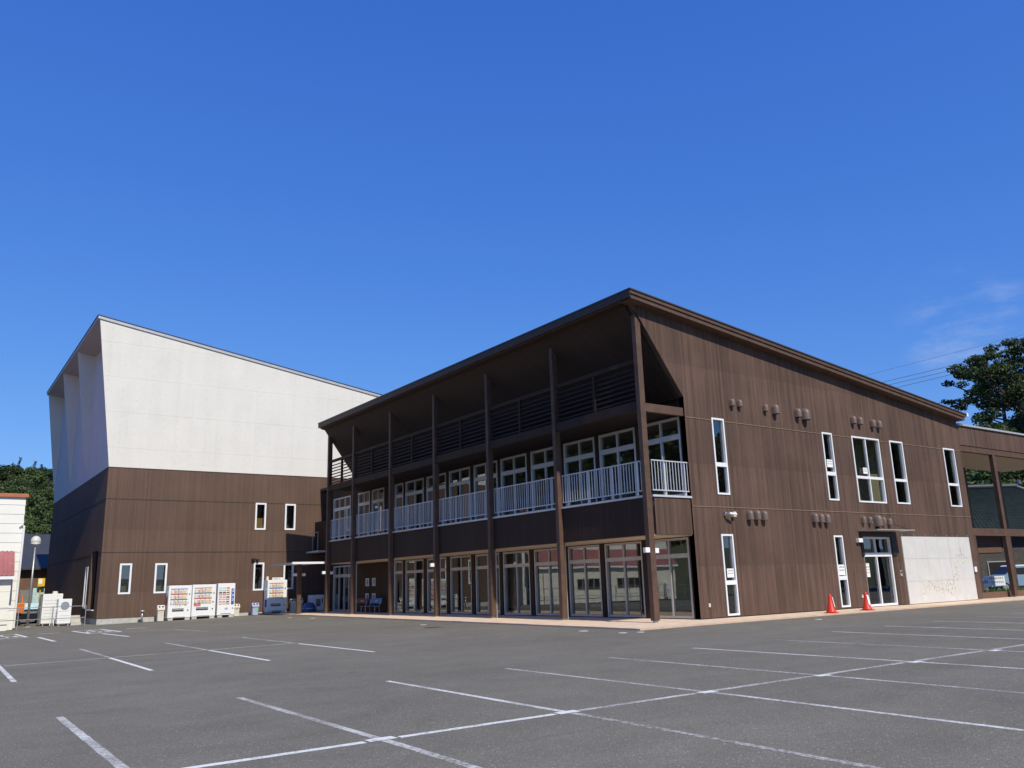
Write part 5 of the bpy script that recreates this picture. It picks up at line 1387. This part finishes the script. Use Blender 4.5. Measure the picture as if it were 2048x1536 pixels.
# trees across the car park, seen in the window glass
GB = 'trees on the far side of the car park'
for x, y, s_, src in ((-44, 38, 1.1, 'broad_c'), (-47, 30, 1.2, 'broad_c'), (-52, 22, 1.2, 'broad_a'), (-41, 46, 1.2, 'broad_c'), (-56, 36, 1.5, 'broad_c'),
                      (36, -34, 1.15, 'broad_a'), (42, -33, 1.55, 'broad_c'), (48, -35, 1.75, 'broad_b'), (54, -33, 1.9, 'broad_c'), (60, -34, 1.95, 'broad_a'), (66, -33, 2.0, 'broad_c'), (72, -35, 2.0, 'broad_c'), (78, -33, 2.1, 'broad_b'), (85, -34, 2.1, 'broad_c'), (92, -33, 2.1, 'broad_a'),
                      (-30, 62, 1.5, 'broad_c'), (-36, 70, 1.7, 'broad_a'), (-43, 64, 2.1, 'broad_c'), (-50, 72, 2.4, 'broad_b'), (-33, 84, 1.7, 'broad_c'), (-41, 92, 2.3, 'broad_c'), (-58, 64, 2.6, 'broad_c'), (-66, 56, 2.6, 'broad_a'), (-60, 84, 2.7, 'broad_c'), (-27, 76, 1.2, 'broad_b'), (-26, 55, 1.2, 'broad_c')):
    tree(src, 'broadleaf_tree', 'tree across the car park mirrored in the glass', x, y, s_, rg.random() * 6.28, GB, z=-0.3)
# shrub beside the wall end
SB = thing('garden_shrub', 'loose leafy shrub growing behind the wall end', 'shrub', (31.2, 7.4, -0.05))
cl = [(random.Random(i).uniform(-.7, .7), random.Random(i + 50).uniform(-.7, .7), 0.5 + 2.2 * (i / 22), 0.34) for i in range(22)]
o = bpy.data.objects.new('crown', crown_mesh('crown', cl, 1700, 0.075, M['leaf_shrub'], 77, 0.9)); COL.objects.link(o); o.parent = SB
mb = MB()
for i in range(0, 22, 2): mb.tube([(31.2, 7.4, -0.1), (31.2 + cl[i][0] * .6, 7.4 + cl[i][1] * .6, cl[i][2] * .6), (31.2 + cl[i][0], 7.4 + cl[i][1], cl[i][2])], [0.02, 0.015, 0.006], 5)
mb.build('stem', M['bark'], SB)

# power lines
def cable(p, q, sag, r, label):
    p, q = Vector(p), Vector(q); pts = []
    for i in range(25):
        t = i / 24; c = p.lerp(q, t); c.z -= sag * 4 * t * (1 - t); pts.append(c)
    mb = MB(); mid = Vector(p); mb.tube(pts, r, 5)
    o = mb.build('power_line', M['wire'], origin=tuple(p)); tag(o, label, 'power line', 'power lines above the roof end')
def ext(a, b, ea, eb):
    a, b = Vector(a), Vector(b); d = (b - a); return a - d * ea, b + d * eb
for (a, b), r, lab in ((((97.21, 47.51, 30.47), (106.79, 39.96, 32.92)), 0.05, 'upper of the three dark cables running to the tree'),
                       (((98.21, 46.91, 30.06), (106.87, 40.1, 32.24)), 0.05, 'middle of the three dark cables running to the tree'),
                       (((99.03, 46.47, 29.57), (106.75, 40.38, 31.56)), 0.05, 'lower of the three dark cables running to the tree'),
                       (((95.79, 48.13, 31.81), (114.16, 33.52, 36.96)), 0.028, 'thin topmost cable passing above the tree'),
                       (((104.48, 43.36, 26.96), (108.63, 40.11, 27.94)), 0.07, 'thick cable low above the roof end'),
                       (((105.91, 42.42, 26.68), (108.39, 40.5, 27.19)), 0.04, 'thin cable lowest above the roof end')):
    L = (Vector(b) - Vector(a)).length
    p, q = ext(a, b, 14 / L, 16 / L); cable(p, q, 0.1, r * 0.7, lab)
